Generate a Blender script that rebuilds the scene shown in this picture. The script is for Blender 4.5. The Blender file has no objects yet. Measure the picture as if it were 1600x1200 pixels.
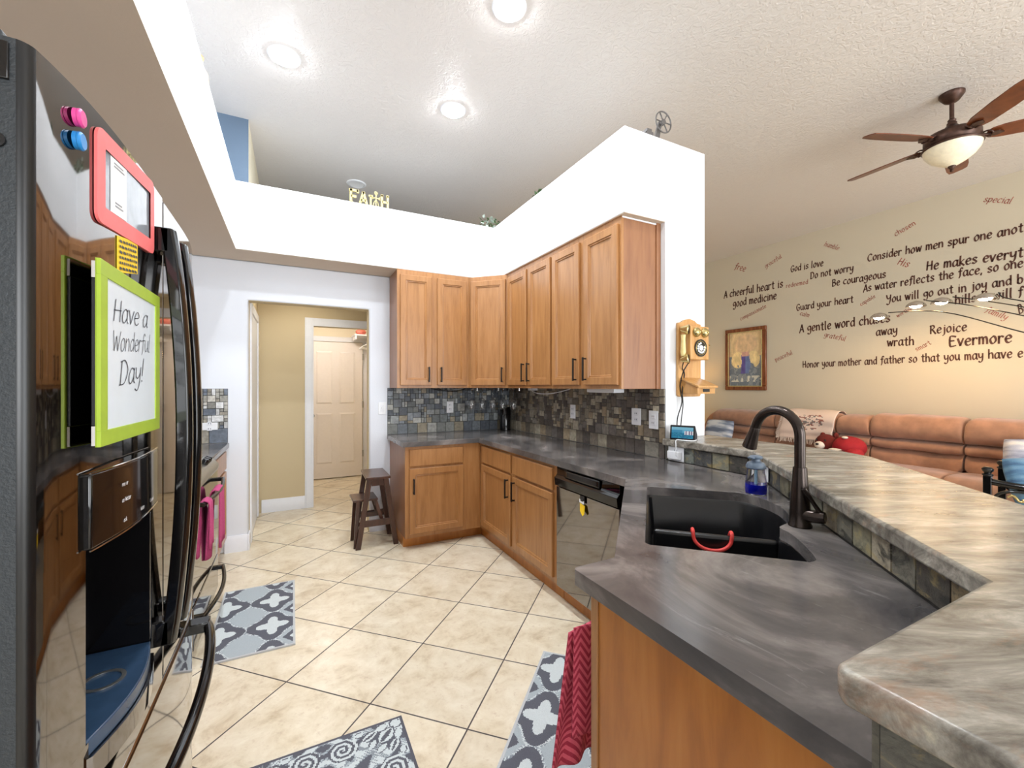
import bpy, bmesh, math, random
from mathutils import Vector, Matrix, noise as mnoise
R = math.radians
PI = math.pi
scn = bpy.context.scene
COL = scn.collection
# ------------------------------------------------------------------ camera, world, exposure
cam_d = bpy.data.cameras.new('camera'); cam = bpy.data.objects.new('camera', cam_d); COL.objects.link(cam)
cam.location = (0, 0, 1.385); cam.rotation_euler = (PI/2, 0, -0.4733)
cam_d.sensor_width = 36; cam_d.lens = 669.8/1600*36; cam_d.shift_y = 2.9/1600; cam_d.clip_start = 0.02
scn.camera = cam
scn.view_settings.view_transform = 'Standard'; scn.view_settings.look = 'None'
scn.view_settings.gamma = 1; scn.view_settings.use_curve_mapping = False
scn.view_settings.exposure = -0.3
world = bpy.data.worlds.new('sky'); scn.world = world; world.use_nodes = True
bg = world.node_tree.nodes['Background']; bg.inputs[0].default_value = (0.85, 0.93, 1, 1); bg.inputs[1].default_value = 1.2

def area_light(name, loc, size, power, color, rot):
    l = bpy.data.lights.new(name, 'AREA'); l.shape = 'RECTANGLE'; l.size, l.size_y = size
    l.energy = power; l.color = color
    o = bpy.data.objects.new(name, l); o.location = loc; o.rotation_euler = rot; COL.objects.link(o); return o
# added fill lamps: daylight through assumed, unseen glass doors and nook window behind camera
area_light('daylight_fill_patio', (4.6, -3.3, 1.25), (3.4, 2.3), 215, (0.93, 0.97, 1), (R(90), 0, 0))
area_light('daylight_fill_nook', (0.9, -3.3, 1.7), (2.0, 1.7), 150, (0.95, 0.98, 1), (R(90), 0, 0))

area_light('daylight_transom_window', (4.6, -3.3, 2.95), (1.2, 0.55), 75, (0.96, 0.97, 1), (R(90), 0, 0))
# ------------------------------------------------------------------ materials
def lin(c):
    c = c/255.0
    return c/12.92 if c <= 0.04045 else ((c+0.055)/1.055)**2.4
def rgb(r, g, b): return (lin(r), lin(g), lin(b), 1)
class NT:
    def __init__(s, name):
        s.m = bpy.data.materials.new(name); s.m.use_nodes = True
        s.t = s.m.node_tree; s.b = s.t.nodes['Principled BSDF']; s.x = -300
    def n(s, typ, **kw):
        n = s.t.nodes.new(typ)
        for k, v in kw.items():
            if k in ('op', 'operation'): n.operation = v
            elif k.startswith('i'): n.inputs[int(k[1:])].default_value = v
            else: setattr(n, k, v)
        return n
    def l(s, a, b): s.t.links.new(a, b)
    def pos(s, scale=(1, 1, 1), rot=(0, 0, 0)):
        tc = s.n('ShaderNodeTexCoord'); mp = s.n('ShaderNodeMapping')
        mp.inputs['Scale'].default_value = scale; mp.inputs['Rotation'].default_value = rot
        s.l(tc.outputs['Object'], mp.inputs[0]); return mp.outputs[0]
    def along(s, angle, stretch):
        tc = s.n('ShaderNodeTexCoord'); mp = s.n('ShaderNodeMapping', vector_type='TEXTURE')
        mp.inputs['Scale'].default_value = (stretch, 1, 1); mp.inputs['Rotation'].default_value = (0, 0, angle)
        s.l(tc.outputs['Object'], mp.inputs[0]); return mp.outputs[0]
    def noise(s, vec, scale, detail=4, rough=0.55, dist=0):
        n = s.n('ShaderNodeTexNoise'); n.inputs['Scale'].default_value = scale; n.inputs['Detail'].default_value = detail
        n.inputs['Roughness'].default_value = rough; n.inputs['Distortion'].default_value = dist
        s.l(vec, n.inputs['Vector']); return n.outputs['Fac']
    def ramp(s, fac, stops):
        r = s.n('ShaderNodeValToRGB'); e = r.color_ramp.elements
        while len(e) < len(stops): e.new(0.5)
        for q, (p, c) in zip(e, stops): q.position = p; q.color = c
        s.l(fac, r.inputs[0]); return r.outputs[0]
    def mix(s, fac, a, b, typ='MIX'):
        m = s.n('ShaderNodeMix', data_type='RGBA', blend_type=typ)
        for v, i in ((fac, 0), (a, 6), (b, 7)):
            if hasattr(v, 'links'): s.l(v, m.inputs[i])
            else: m.inputs[i].default_value = v
        return m.outputs[2]
    def math(s, op, a, b=0.0, c=0.0):
        m = s.n('ShaderNodeMath', operation=op)
        for i, v in enumerate((a, b, c)):
            if hasattr(v, 'links'): s.l(v, m.inputs[i])
            else: m.inputs[i].default_value = v
        return m.outputs[0]
    def bump(s, h, strength=0.2, dist=0.01):
        b = s.n('ShaderNodeBump'); b.inputs['Strength'].default_value = strength; b.inputs['Distance'].default_value = dist
        s.l(h, b.inputs['Height']); s.l(b.outputs[0], s.b.inputs['Normal'])
    def set(s, color=None, rough=None, metal=None, **kw):
        for k, v in dict({'Base Color': color, 'Roughness': rough, 'Metallic': metal}, **kw).items():
            if v is None: continue
            if hasattr(v, 'links'): s.l(v, s.b.inputs[k])
            else: s.b.inputs[k].default_value = v
        return s.m
def plain(name, c, rough=0.5, metal=0, var=0.06, scale=30, bump=0.0, stretch=(1, 1, 1), **kw):
    n = NT(name); p = n.pos(stretch); f = n.noise(p, scale)
    lo = tuple(x*(1-var*2) for x in c[:3])+(1,); hi = tuple(min(1, x*(1+var)) for x in c[:3])+(1,)
    col = n.ramp(f, [(0.3, lo), (0.7, hi)])
    if bump: n.bump(f, bump, 0.004)
    return n.set(col, rough, metal, **kw)
def wall_paint(name, c, bump=0.12):
    n = NT(name); p = n.pos(); f = n.noise(p, 90, 3, 0.6); g = n.noise(p, 1.3, 2)
    col = n.mix(g, tuple(x*0.97 for x in c[:3])+(1,), c)
    n.bump(f, bump, 0.004); return n.set(col, 0.7)
def wood(name, a, b, c, rough=0.35, sc=1.0, stretch=(9, 9, 0.9), coat=0.25):
    n = NT(name); p = n.pos(stretch); f = n.noise(p, 3.2*sc, 6, 0.6, 0.6); q = n.pos((1, 1, 0.55)); g = n.noise(q, 2.3, 3)
    col = n.ramp(f, [(0.28, a), (0.5, b), (0.75, c)]); col = n.mix(n.math('MULTIPLY', g, 0.5), col, a)
    n.bump(f, 0.04, 0.003); return n.set(col, rough, 0, **{'Coat Weight': coat, 'Coat Roughness': 0.25})
def attr(name, rough=0.6, var=0.25, scale=40, bump=0.3, metal=0, streak=(1, 1, 1), **kw):
    n = NT(name); a = n.n('ShaderNodeAttribute', attribute_name='col'); p = n.pos(streak); f = n.noise(p, scale, 5, 0.65)
    k = n.ramp(f, [(0.25, (1-var,)*3+(1,)), (0.75, (1+var,)*3+(1,))])
    col = n.mix(1.0, a.outputs['Color'], k, 'MULTIPLY')
    if bump: n.bump(f, bump, 0.004)
    return n.set(col, rough, metal, **kw)
def emit(name, c, strength):
    n = NT(name); return n.set(c, 0.5, 0, **{'Emission Color': c, 'Emission Strength': strength})
def glass(name, c=(1, 1, 1, 1), ior=1.45, rough=0.0):
    n = NT(name); return n.set(c, rough, 0, **{'Transmission Weight': 1.0, 'IOR': ior})

M = {}
M['white_wall'] = wall_paint('white wall paint', rgb(228, 231, 238))
M['soffit'] = wall_paint('white soffit paint', rgb(236, 238, 241))
M['tan_wall'] = wall_paint('tan hall paint', rgb(206, 188, 152))
M['living_wall'] = wall_paint('beige living room paint', rgb(208, 197, 174))
M['cream_wall'] = wall_paint('cream laundry paint', rgb(240, 230, 205))
M['blue_wall'] = wall_paint('dusty blue paint', rgb(92, 110, 130))
M['trim'] = plain('white trim enamel', rgb(232, 233, 238), 0.35, var=0.01)
M['door_white'] = plain('white door enamel', rgb(240, 232, 226), 0.4, var=0.01)
def m_ceiling():
    n = NT('knockdown textured ceiling'); p = n.pos(); v = n.noise(p, 26, 3, 0.5, 1.2)
    h = n.ramp(v, [(0.42, (0, 0, 0, 1)), (0.56, (1, 1, 1, 1))]); g = n.noise(p, 0.5, 2)
    col = n.mix(g, rgb(216, 210, 205), rgb(224, 219, 214)); n.bump(h, 0.35, 0.006); return n.set(col, 0.42)
M['ceiling'] = m_ceiling()
M['soffit_under'] = wall_paint('tan soffit underside paint', rgb(212, 194, 174), 0.2)  # tan tone for the downward faces of the soffits
def m_floor():
    n = NT('diagonal travertine floor tile'); tc = n.n('ShaderNodeTexCoord'); sp = n.n('ShaderNodeSeparateXYZ'); n.l(tc.outputs['Object'], sp.inputs[0])
    t, a, ox, oy = 0.4594, 0.7794, 0.2936, 3.243
    dx = n.math('SUBTRACT', sp.outputs[0], ox); dy = n.math('SUBTRACT', sp.outputs[1], oy)
    ca, sa = math.cos(a)/t, math.sin(a)/t
    u = n.math('SUBTRACT', n.math('MULTIPLY', dx, ca), n.math('MULTIPLY', dy, sa))
    v = n.math('ADD', n.math('MULTIPLY', dx, sa), n.math('MULTIPLY', dy, ca))
    def edge(w):
        fr = n.math('FRACT', n.math('ADD', w, 100.5)); return n.math('ABSOLUTE', n.math('SUBTRACT', fr, 0.5))
    d = n.math('MINIMUM', edge(u), edge(v))
    g = n.n('ShaderNodeMapRange'); n.l(d, g.inputs[0]); g.inputs[1].default_value = 0.0055; g.inputs[2].default_value = 0.0085
    cx = n.n('ShaderNodeCombineXYZ'); n.l(n.math('FLOOR', n.math('ADD', u, 100)), cx.inputs[0]); n.l(n.math('FLOOR', n.math('ADD', v, 100)), cx.inputs[1])
    wn = n.n('ShaderNodeTexWhiteNoise', noise_dimensions='3D'); n.l(cx.outputs[0], wn.inputs[0])
    off = n.n('ShaderNodeVectorMath', operation='MULTIPLY_ADD'); n.l(wn.outputs['Color'], off.inputs[0]); off.inputs[1].default_value = (7, 7, 7); n.l(tc.outputs['Object'], off.inputs[2])
    f = n.noise(off.outputs[0], 7, 8, 0.68, 0.4); f2 = n.noise(off.outputs[0], 38, 4, 0.7)
    col = n.ramp(f, [(0.30, rgb(194, 175, 144)), (0.45, rgb(220, 206, 180)), (0.62, rgb(233, 222, 200)), (0.8, rgb(240, 232, 214))])
    sp2 = n.ramp(f2, [(0.56, (0, 0, 0, 1)), (0.72, (1, 1, 1, 1))])
    col = n.mix(n.math('MULTIPLY', sp2, 0.45), col, rgb(190, 165, 138))
    tone = n.n('ShaderNodeMapRange'); n.l(wn.outputs['Value'], tone.inputs[0]); tone.inputs[3].default_value = 0.93; tone.inputs[4].default_value = 1.03
    col = n.mix(1.0, col, tone.outputs[0], 'MULTIPLY')
    col = n.mix(g.outputs[0], rgb(70, 62, 60), col)
    h = n.math('ADD', n.math('MULTIPLY', g.outputs[0], 1.0), n.math('MULTIPLY', f2, 0.08)); n.bump(h, 0.35, 0.003)
    ro = n.math('SUBTRACT', 0.62, n.math('MULTIPLY', g.outputs[0], 0.34))
    return n.set(col, ro)
M['floor'] = m_floor()
M['maple'] = wood('honey maple', rgb(146, 98, 54), rgb(170, 119, 70), rgb(184, 134, 84))
M['maple_side'] = wood('reddish maple veneer', rgb(130, 84, 54), rgb(150, 101, 65), rgb(162, 112, 74), 0.4)
M['maple_panel'] = wood('amber stained panel', rgb(158, 94, 30), rgb(188, 118, 44), rgb(204, 138, 62), 0.35, 0.8, (5, 5, 0.8))
M['walnut'] = wood('dark walnut stain', rgb(46, 24, 16), rgb(72, 40, 27), rgb(92, 54, 38), 0.3)
M['fan_wood'] = wood('reddish fan blade veneer', rgb(84, 40, 20), rgb(116, 60, 30), rgb(138, 78, 42), 0.35, 1, (3, 3, 3))
M['oak'] = wood('golden oak', rgb(172, 120, 62), rgb(200, 150, 88), rgb(216, 172, 112), 0.35)
M['art_frame'] = wood('copper brown frame', rgb(92, 46, 22), rgb(134, 74, 38), rgb(170, 104, 58), 0.25)
def m_counter():
    n = NT('charcoal concrete countertop'); p = n.pos((1, 1, 1), (0, 0, 0.6)); f = n.noise(p, 2.2, 6, 0.62, 1.2); g = n.noise(n.pos((2.6, 0.8, 1), (0, 0, 0.9)), 5.5, 6, 0.7, 1.8)
    col = n.ramp(f, [(0.30, rgb(58, 57, 59)), (0.5, rgb(92, 88, 87)), (0.72, rgb(146, 138, 134))])
    k = n.ramp(g, [(0.62, (0, 0, 0, 1)), (0.8, (1, 1, 1, 1))]); col = n.mix(n.math('MULTIPLY', k, 0.55), col, rgb(166, 163, 160))
    n.bump(n.noise(p, 60, 3), 0.06, 0.002); ro = n.math('ADD', 0.11, n.math('MULTIPLY', f, 0.14)); return n.set(col, ro)
M['counter'] = m_counter()
def m_bar():
    n = NT('marbled stained bar top'); p = n.along(-0.50, 4.0); f = n.noise(p, 17, 8, 0.7, 0.45); g = n.noise(n.along(-0.2, 2.0), 9, 6, 0.7, 0.4); k = n.noise(n.pos(), 2.1, 3)
    col = n.ramp(f, [(0.32, rgb(70, 68, 64)), (0.43, rgb(112, 106, 97)), (0.52, rgb(138, 132, 122)), (0.60, rgb(164, 158, 147)), (0.70, rgb(204, 195, 174))])
    r = n.ramp(g, [(0.56, (0, 0, 0, 1)), (0.68, (1, 1, 1, 1))]); col = n.mix(n.math('MULTIPLY', r, 0.5), col, rgb(146, 104, 76))
    r2 = n.ramp(k, [(0.5, (0, 0, 0, 1)), (0.72, (1, 1, 1, 1))]); col = n.mix(n.math('MULTIPLY', r2, 0.3), col, rgb(104, 104, 92))
    n.bump(f, 0.05, 0.002); return n.set(col, 0.27)
M['bar'] = m_bar()
M['slate'] = attr('tumbled slate tile', 0.5, 0.42, 34, 0.45)
def m_rough():
    n = NT('stained rough slate'); a = n.n('ShaderNodeAttribute', attribute_name='col'); p = n.pos((1, 1, 1.3)); f = n.noise(p, 22, 6, 0.7, 0.8); g = n.noise(p, 9, 5, 0.7, 0.6)
    k = n.ramp(f, [(0.3, (.45, .45, .45, 1)), (0.55, (1, 1, 1, 1)), (0.8, (1.35, 1.35, 1.3, 1))]); col = n.mix(1.0, a.outputs['Color'], k, 'MULTIPLY')
    r1 = n.ramp(g, [(0.38, (1, 1, 1, 1)), (0.47, (0, 0, 0, 1))]); col = n.mix(n.math('MULTIPLY', r1, .8), col, rgb(34, 36, 34))
    r2 = n.ramp(g, [(0.54, (0, 0, 0, 1)), (0.62, (1, 1, 1, 1))]); col = n.mix(n.math('MULTIPLY', r2, .5), col, rgb(168, 148, 96))
    n.bump(f, .5, .005); return n.set(col, .5)
M['slate_rough'] = m_rough()
M['grout'] = plain('dark grout', rgb(58, 55, 52), 0.85)
M['gloss_black'] = plain('mirror gloss black', (0.26, 0.245, 0.235, 1), 0.045, 1, var=0.02)
M['black_side'] = plain('textured charcoal side panel', rgb(36, 41, 45), 0.5, bump=0.3, scale=300)
M['black_plastic'] = plain('satin black plastic', rgb(17, 17, 19), 0.22)
M['black_gloss_plastic'] = plain('gloss black plastic', rgb(12, 11, 12), 0.08)
M['matte_black'] = plain('matte black metal', rgb(20, 17, 16), 0.4, 0.2)
M['tray'] = plain('drip tray with painted blue reflection', rgb(44, 66, 92), 0.25)  # dark gloss tray; the blue it reflects is put into the colour
M['sink'] = plain('black composite sink', rgb(18, 18, 20), 0.3, bump=0.05, scale=200)
M['bronze'] = plain('oil rubbed bronze', rgb(66, 58, 54), 0.24, 0.85, var=0.1)
M['dark_bronze'] = plain('aged bronze', rgb(82, 58, 48), 0.4, 0.6, var=0.2)
M['chrome'] = plain('polished chrome', rgb(205, 200, 195), 0.08, 1, var=0.02)
M['brass'] = plain('aged brass', rgb(196, 176, 120), 0.25, 0.85, var=0.06)
M['steel'] = plain('brushed steel', rgb(170, 170, 168), 0.3, 0.9, var=0.04, stretch=(1, 1, 12))
M['white_plastic'] = plain('white plastic', rgb(238, 239, 242), 0.35, var=0.01)
M['grey_plastic'] = plain('grey plastic', rgb(92, 106, 122), 0.35, var=0.03)
M['dark_grey'] = plain('dark grey fabric', rgb(58, 58, 66), 0.8)
M['paper'] = plain('white paper', rgb(240, 240, 240), 0.7, var=0.01)
M['ink'] = plain('dark marker ink', rgb(60, 62, 72), 0.6)
M['brown_ink'] = plain('dark brown brush paint', rgb(92, 56, 44), 0.7, var=0.2, scale=14)
M['red_ink'] = plain('dusty red brush paint', rgb(170, 92, 78), 0.7, var=0.15, scale=14)
M['pink'] = plain('pink magnet', rgb(222, 74, 150), 0.35)
M['blue'] = plain('blue magnet', rgb(36, 130, 200), 0.35)
M['coral'] = plain('coral soft magnet', rgb(236, 112, 112), 0.5, var=0.04)
M['lime'] = plain('lime green plastic', rgb(160, 186, 52), 0.4, var=0.03)
M['dark_green'] = plain('dark green plastic', rgb(52, 84, 70), 0.4)
M['whiteboard'] = plain('white board', rgb(218, 226, 234), 0.25, var=0.01)
M['yellow'] = plain('yellow sticker', rgb(240, 200, 30), 0.5, var=0.02)
M['pink_towel'] = plain('bright pink terry', rgb(196, 74, 126), 0.9, bump=0.8, scale=260, var=0.12)
M['red_towel'] = plain('rose red terry', rgb(186, 62, 84), 0.9, bump=0.8, scale=260, var=0.12)
M['sofa'] = plain('tan microfibre', rgb(168, 124, 98), 0.85, bump=0.15, scale=9, var=0.12, **{'Sheen Weight': 0.35, 'Sheen Roughness': 0.5})
M['screen'] = emit('lit screen', rgb(60, 150, 200), 1.0)
M['black_fabric'] = plain('black rubber', rgb(14, 14, 15), 0.6)
M['coral_red'] = plain('red silicone', rgb(226, 70, 66), 0.4, var=0.03)
M['soap'] = NT('blue soap').set(rgb(20, 30, 215), 0.1, 0, **{'Transmission Weight': 0.35, 'IOR': 1.33})
M['clear'] = glass('clear glass')
M['frost'] = plain('cream alabaster glass', rgb(236, 226, 200), 0.3, var=0.05, **{'Emission Color': rgb(255, 236, 200), 'Emission Strength': 0.12})
M['rug'] = attr('woven grey rug', 0.95, 0.22, 420, 0.5)
M['attr_paint'] = attr('painted canvas', 0.5, 0.08, 60, 0.1)
M['attr_cloth'] = attr('printed cloth', 0.85, 0.1, 160, 0.3)
M['leaf'] = plain('silk leaf green', rgb(86, 110, 70), 0.5, var=0.2, scale=18)
M['pale_leaf'] = plain('pale variegated leaf', rgb(196, 208, 196), 0.5, var=0.15, scale=18)
M['gold'] = plain('yellow gold paint', rgb(206, 190, 130), 0.45, 0.1, var=0.15, scale=60)
M['grey_metal'] = plain('grey painted metal', rgb(104, 100, 98), 0.45, 0.3)
M['wicker'] = plain('tan wicker', rgb(186, 160, 120), 0.8, bump=0.6, scale=120, var=0.2)
M['plush_red'] = plain('dark red plush', rgb(104, 30, 24), 0.95, bump=0.6, scale=120, var=0.2)
M['bright_red'] = plain('bright red cloth', rgb(158, 20, 32), 0.85, bump=0.2)
M['cream_plush'] = plain('cream plush', rgb(232, 220, 206), 0.95, bump=0.4, scale=120)
M['blue_cushion'] = plain('blue cushion cloth', rgb(96, 136, 168), 0.85, bump=0.2, var=0.15, scale=16)
M['can_light'] = emit('lit ceiling lamp', (0.89, 0.95, 1, 1), 430)
M['warm_bulb'] = emit('warm lamp bulb', rgb(255, 214, 160), 230)
M['laundry_lamp'] = emit('laundry lamp globe', rgb(255, 246, 238), 80)
M['hall_fill_lamp'] = emit('added hall lamp lens', rgb(255, 246, 228), 95)  # for the unseen lamp added to brighten the hall
M['table_bulb'] = emit('table lamp bulb', rgb(255, 200, 120), 260)
M['lamp_shade'] = plain('linen lamp shade', rgb(240, 214, 160), 0.8, **{'Emission Color': rgb(255, 200, 110), 'Emission Strength': 1.6})
M['led'] = emit('under cabinet strip', (1, 0.98, 0.92, 1), 1.2)

# ------------------------------------------------------------------ mesh builder
def srgb_noalpha(c): return tuple(c[:3])
class MB:
    """collects shapes; o, ux give the frame: local x runs along ux, local y points away from the viewer's side, z up"""
    def __init__(s, o=(0, 0, 0), ux=(1, 0)):
        s.v = []; s.f = []; s.c = []; s.mi = []; s.o = Vector(o); l = math.hypot(*ux); s.ux = (ux[0]/l, ux[1]/l); s.cur = None; s.mid = 0
    def P(s, p):
        x, y, z = p; a, b = s.ux
        return (s.o.x + x*a - y*b, s.o.y + x*b + y*a, s.o.z + z)
    def add(s, vs, fs, col=None):
        n = len(s.v); s.v += [s.P(p) for p in vs]
        for q in fs: s.f.append(tuple(i+n for i in q)); s.c.append(col if col is not None else s.cur); s.mi.append(s.mid)
        return s
    def box(s, x0, x1, y0, y1, z0, z1, col=None):
        x0, x1 = sorted((x0, x1)); y0, y1 = sorted((y0, y1)); z0, z1 = sorted((z0, z1))
        v = [(x0, y0, z0), (x1, y0, z0), (x1, y1, z0), (x0, y1, z0), (x0, y0, z1), (x1, y0, z1), (x1, y1, z1), (x0, y1, z1)]
        return s.add(v, [(3, 2, 1, 0), (4, 5, 6, 7), (0, 1, 5, 4), (1, 2, 6, 5), (2, 3, 7, 6), (3, 0, 4, 7)], col)
    def prism(s, poly, z0, z1, col=None):
        A = sum(poly[i][0]*poly[(i+1) % len(poly)][1]-poly[(i+1) % len(poly)][0]*poly[i][1] for i in range(len(poly)))
        if A < 0: poly = poly[::-1]
        n = len(poly); v = [(x, y, z0) for x, y in poly]+[(x, y, z1) for x, y in poly]
        return s.add(v, [tuple(range(n-1, -1, -1)), tuple(range(n, 2*n))]+[(i, (i+1) % n, n+(i+1) % n, n+i) for i in range(n)], col)
    def prism_y(s, poly, y0, y1, col=None):            # polygon in x,z pushed along y
        A = sum(poly[i][0]*poly[(i+1) % len(poly)][1]-poly[(i+1) % len(poly)][0]*poly[i][1] for i in range(len(poly)))
        if A < 0: poly = poly[::-1]
        n = len(poly); v = [(x, y0, z) for x, z in poly]+[(x, y1, z) for x, z in poly]
        return s.add(v, [tuple(range(n)), tuple(range(2*n-1, n-1, -1))]+[(n+i, n+(i+1) % n, (i+1) % n, i) for i in range(n)], col)
    def lathe(s, prof, c=(0, 0, 0), n=20, axis='z', col=None, caps=True):
        v = []; f = []
        for r, h in prof:
            for i in range(n):
                a = 2*PI*i/n; p = (r*math.cos(a), r*math.sin(a), h)
                if axis == 'x': p = (p[2], p[0], p[1])
                elif axis == 'y': p = (p[1], p[2], p[0])
                v.append((c[0]+p[0], c[1]+p[1], c[2]+p[2]))
        for k in range(len(prof)-1):
            for i in range(n):
                j = (i+1) % n; f.append((k*n+i, k*n+j, (k+1)*n+j, (k+1)*n+i))
        if caps:
            f.append(tuple(range(n-1, -1, -1))); f.append(tuple(range((len(prof)-1)*n, len(prof)*n)))
        return s.add(v, f, col)
    def tube(s, pts, r, n=8, col=None, closed=False, flat=None):
        pts = [Vector(p) for p in pts]; m = len(pts); rr = r if isinstance(r, (list, tuple)) else [r]*m
        v = []; f = []; up = None
        for k, p in enumerate(pts):
            if closed: t = pts[(k+1) % m]-pts[k-1]
            else: t = pts[min(k+1, m-1)]-pts[max(k-1, 0)]
            t.normalize()
            if up is None: up = Vector((0, 0, 1)) if abs(t.z) < 0.9 else Vector((1, 0, 0))
            a = (up - t*up.dot(t)).normalized(); b = t.cross(a); up = a
            for i in range(n):
                an = 2*PI*i/n
                v.append(p + a*(rr[k]*math.cos(an)*(flat or 1)) + b*(rr[k]*math.sin(an)))
        for k in range(m if closed else m-1):
            for i in range(n):
                j = (i+1) % n; k2 = (k+1) % m; f.append((k*n+i, k*n+j, k2*n+j, k2*n+i))
        if not closed: f.append(tuple(range(n-1, -1, -1))); f.append(tuple(range((m-1)*n, m*n)))
        return s.add([tuple(p) for p in v], f, col)
    def grid(s, fn, nu, nv, col=None, thick=None):
        """fn(u,v) -> point; colour may be a function of u,v"""
        v = [fn(i/nu, j/nv) for j in range(nv+1) for i in range(nu+1)]; n0 = len(s.v); s.v += [s.P(p) for p in v]
        for j in range(nv):
            for i in range(nu):
                a = n0+j*(nu+1)+i; s.f.append((a, a+1, a+nu+2, a+nu+1)); s.mi.append(s.mid)
                s.c.append(col((i+.5)/nu, (j+.5)/nv) if callable(col) else (col if col is not None else s.cur))
        return s
    def ellipsoid(s, c, r, n=14, m=10, col=None):
        prof = [(math.sin(PI*k/m), -math.cos(PI*k/m)) for k in range(m+1)]; prof[0] = (0.001, -1); prof[-1] = (0.001, 1)
        k0 = len(s.v); s.lathe(prof, (0, 0, 0), n, 'z', col)
        o = s.o
        for i in range(k0, len(s.v)):
            x, y, z = (s.v[i][0]-o.x, s.v[i][1]-o.y, s.v[i][2]-o.z); a, b = s.ux
            lx, ly = x*a+y*b, -x*b+y*a
            s.v[i] = s.P((c[0]+lx*r[0], c[1]+ly*r[1], c[2]+z*r[2]))
        return s
    def build(s, name, mat, parent=None, bevel=0, smooth=40, seg=2, solid=0, subsurf=0):
        me = bpy.data.meshes.new(name); inv = world_matrix(parent).inverted() if parent else None
        me.from_pydata([tuple(inv @ Vector(p)) if inv else p for p in s.v], [], s.f)
        for mm in (mat if isinstance(mat, (list, tuple)) else [mat]): me.materials.append(mm)
        if any(s.mi): me.polygons.foreach_set('material_index', s.mi)
        if any(c is not None for c in s.c):
            ca = me.color_attributes.new('col', 'FLOAT_COLOR', 'CORNER'); d = []
            for p, c in zip(me.polygons, s.c): d += list(c or (0.5, 0.5, 0.5, 1))*p.loop_total
            ca.data.foreach_set('color', d)
        bm = bmesh.new(); bm.from_mesh(me); bmesh.ops.recalc_face_normals(bm, faces=bm.faces) if smooth is not None else None
        bm.to_mesh(me); bm.free()
        if smooth:
            me.polygons.foreach_set('use_smooth', [True]*len(me.polygons)); me.set_sharp_from_angle(angle=R(smooth))
        me.update()
        o = bpy.data.objects.new(name, me); COL.objects.link(o)
        if parent: o.parent = parent
        if solid:
            q = o.modifiers.new('solid', 'SOLIDIFY'); q.thickness = solid; q.offset = 0
        if bevel:
            q = o.modifiers.new('bevel', 'BEVEL'); q.width = bevel; q.segments = seg; q.limit_method = 'ANGLE'; q.angle_limit = R(35)
        if subsurf:
            q = o.modifiers.new('sub', 'SUBSURF'); q.levels = q.render_levels = subsurf
        return o
def world_matrix(o):
    m = o.matrix_basis.copy()
    while o.parent: o = o.parent; m = o.matrix_basis @ m
    return m
def thing(name, label, cat, loc=(0, 0, 0), rotz=0, group=None):
    o = bpy.data.objects.new(name, None); COL.objects.link(o); o.empty_display_size = 0.05
    o.location = loc; o.rotation_euler = (0, 0, rotz); o['label'] = label; o['category'] = cat
    if group: o['group'] = group
    return o
def tag(o, label, cat, group=None, kind=None):
    o['label'] = label; o['category'] = cat
    if group: o['group'] = group
    if kind: o['kind'] = kind
    return o
def struct(o, label=None):
    o['kind'] = 'structure'
    if label: o['label'] = label
    return o
def note(o, label): o['label'] = label; return o
def dup(root, loc=None, rotz=None, label=None, group=None):
    def cp(o, parent):
        c = o.copy(); COL.objects.link(c)
        if parent: c.parent = parent
        for ch in list(o.children): cp(ch, c)
        return c
    r = cp(root, None)
    if loc is not None: r.location = loc
    if rotz is not None: r.rotation_euler = (0, 0, rotz)
    if label: r['label'] = label
    if group: r['group'] = group
    return r
def catmull(pts, k=4):
    if len(pts) < 3: return [tuple(p) for p in pts]
    P = [Vector(p) for p in pts]; out = []
    for i in range(len(P)-1):
        a, b, c, d = P[max(i-1, 0)], P[i], P[i+1], P[min(i+2, len(P)-1)]
        for j in range(k):
            t = j/k; out.append(tuple(0.5*((2*b)+(c-a)*t+(2*a-5*b+4*c-d)*t*t+(3*b-a-3*c+d)*t**3)))
    out.append(tuple(P[-1])); return out

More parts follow.
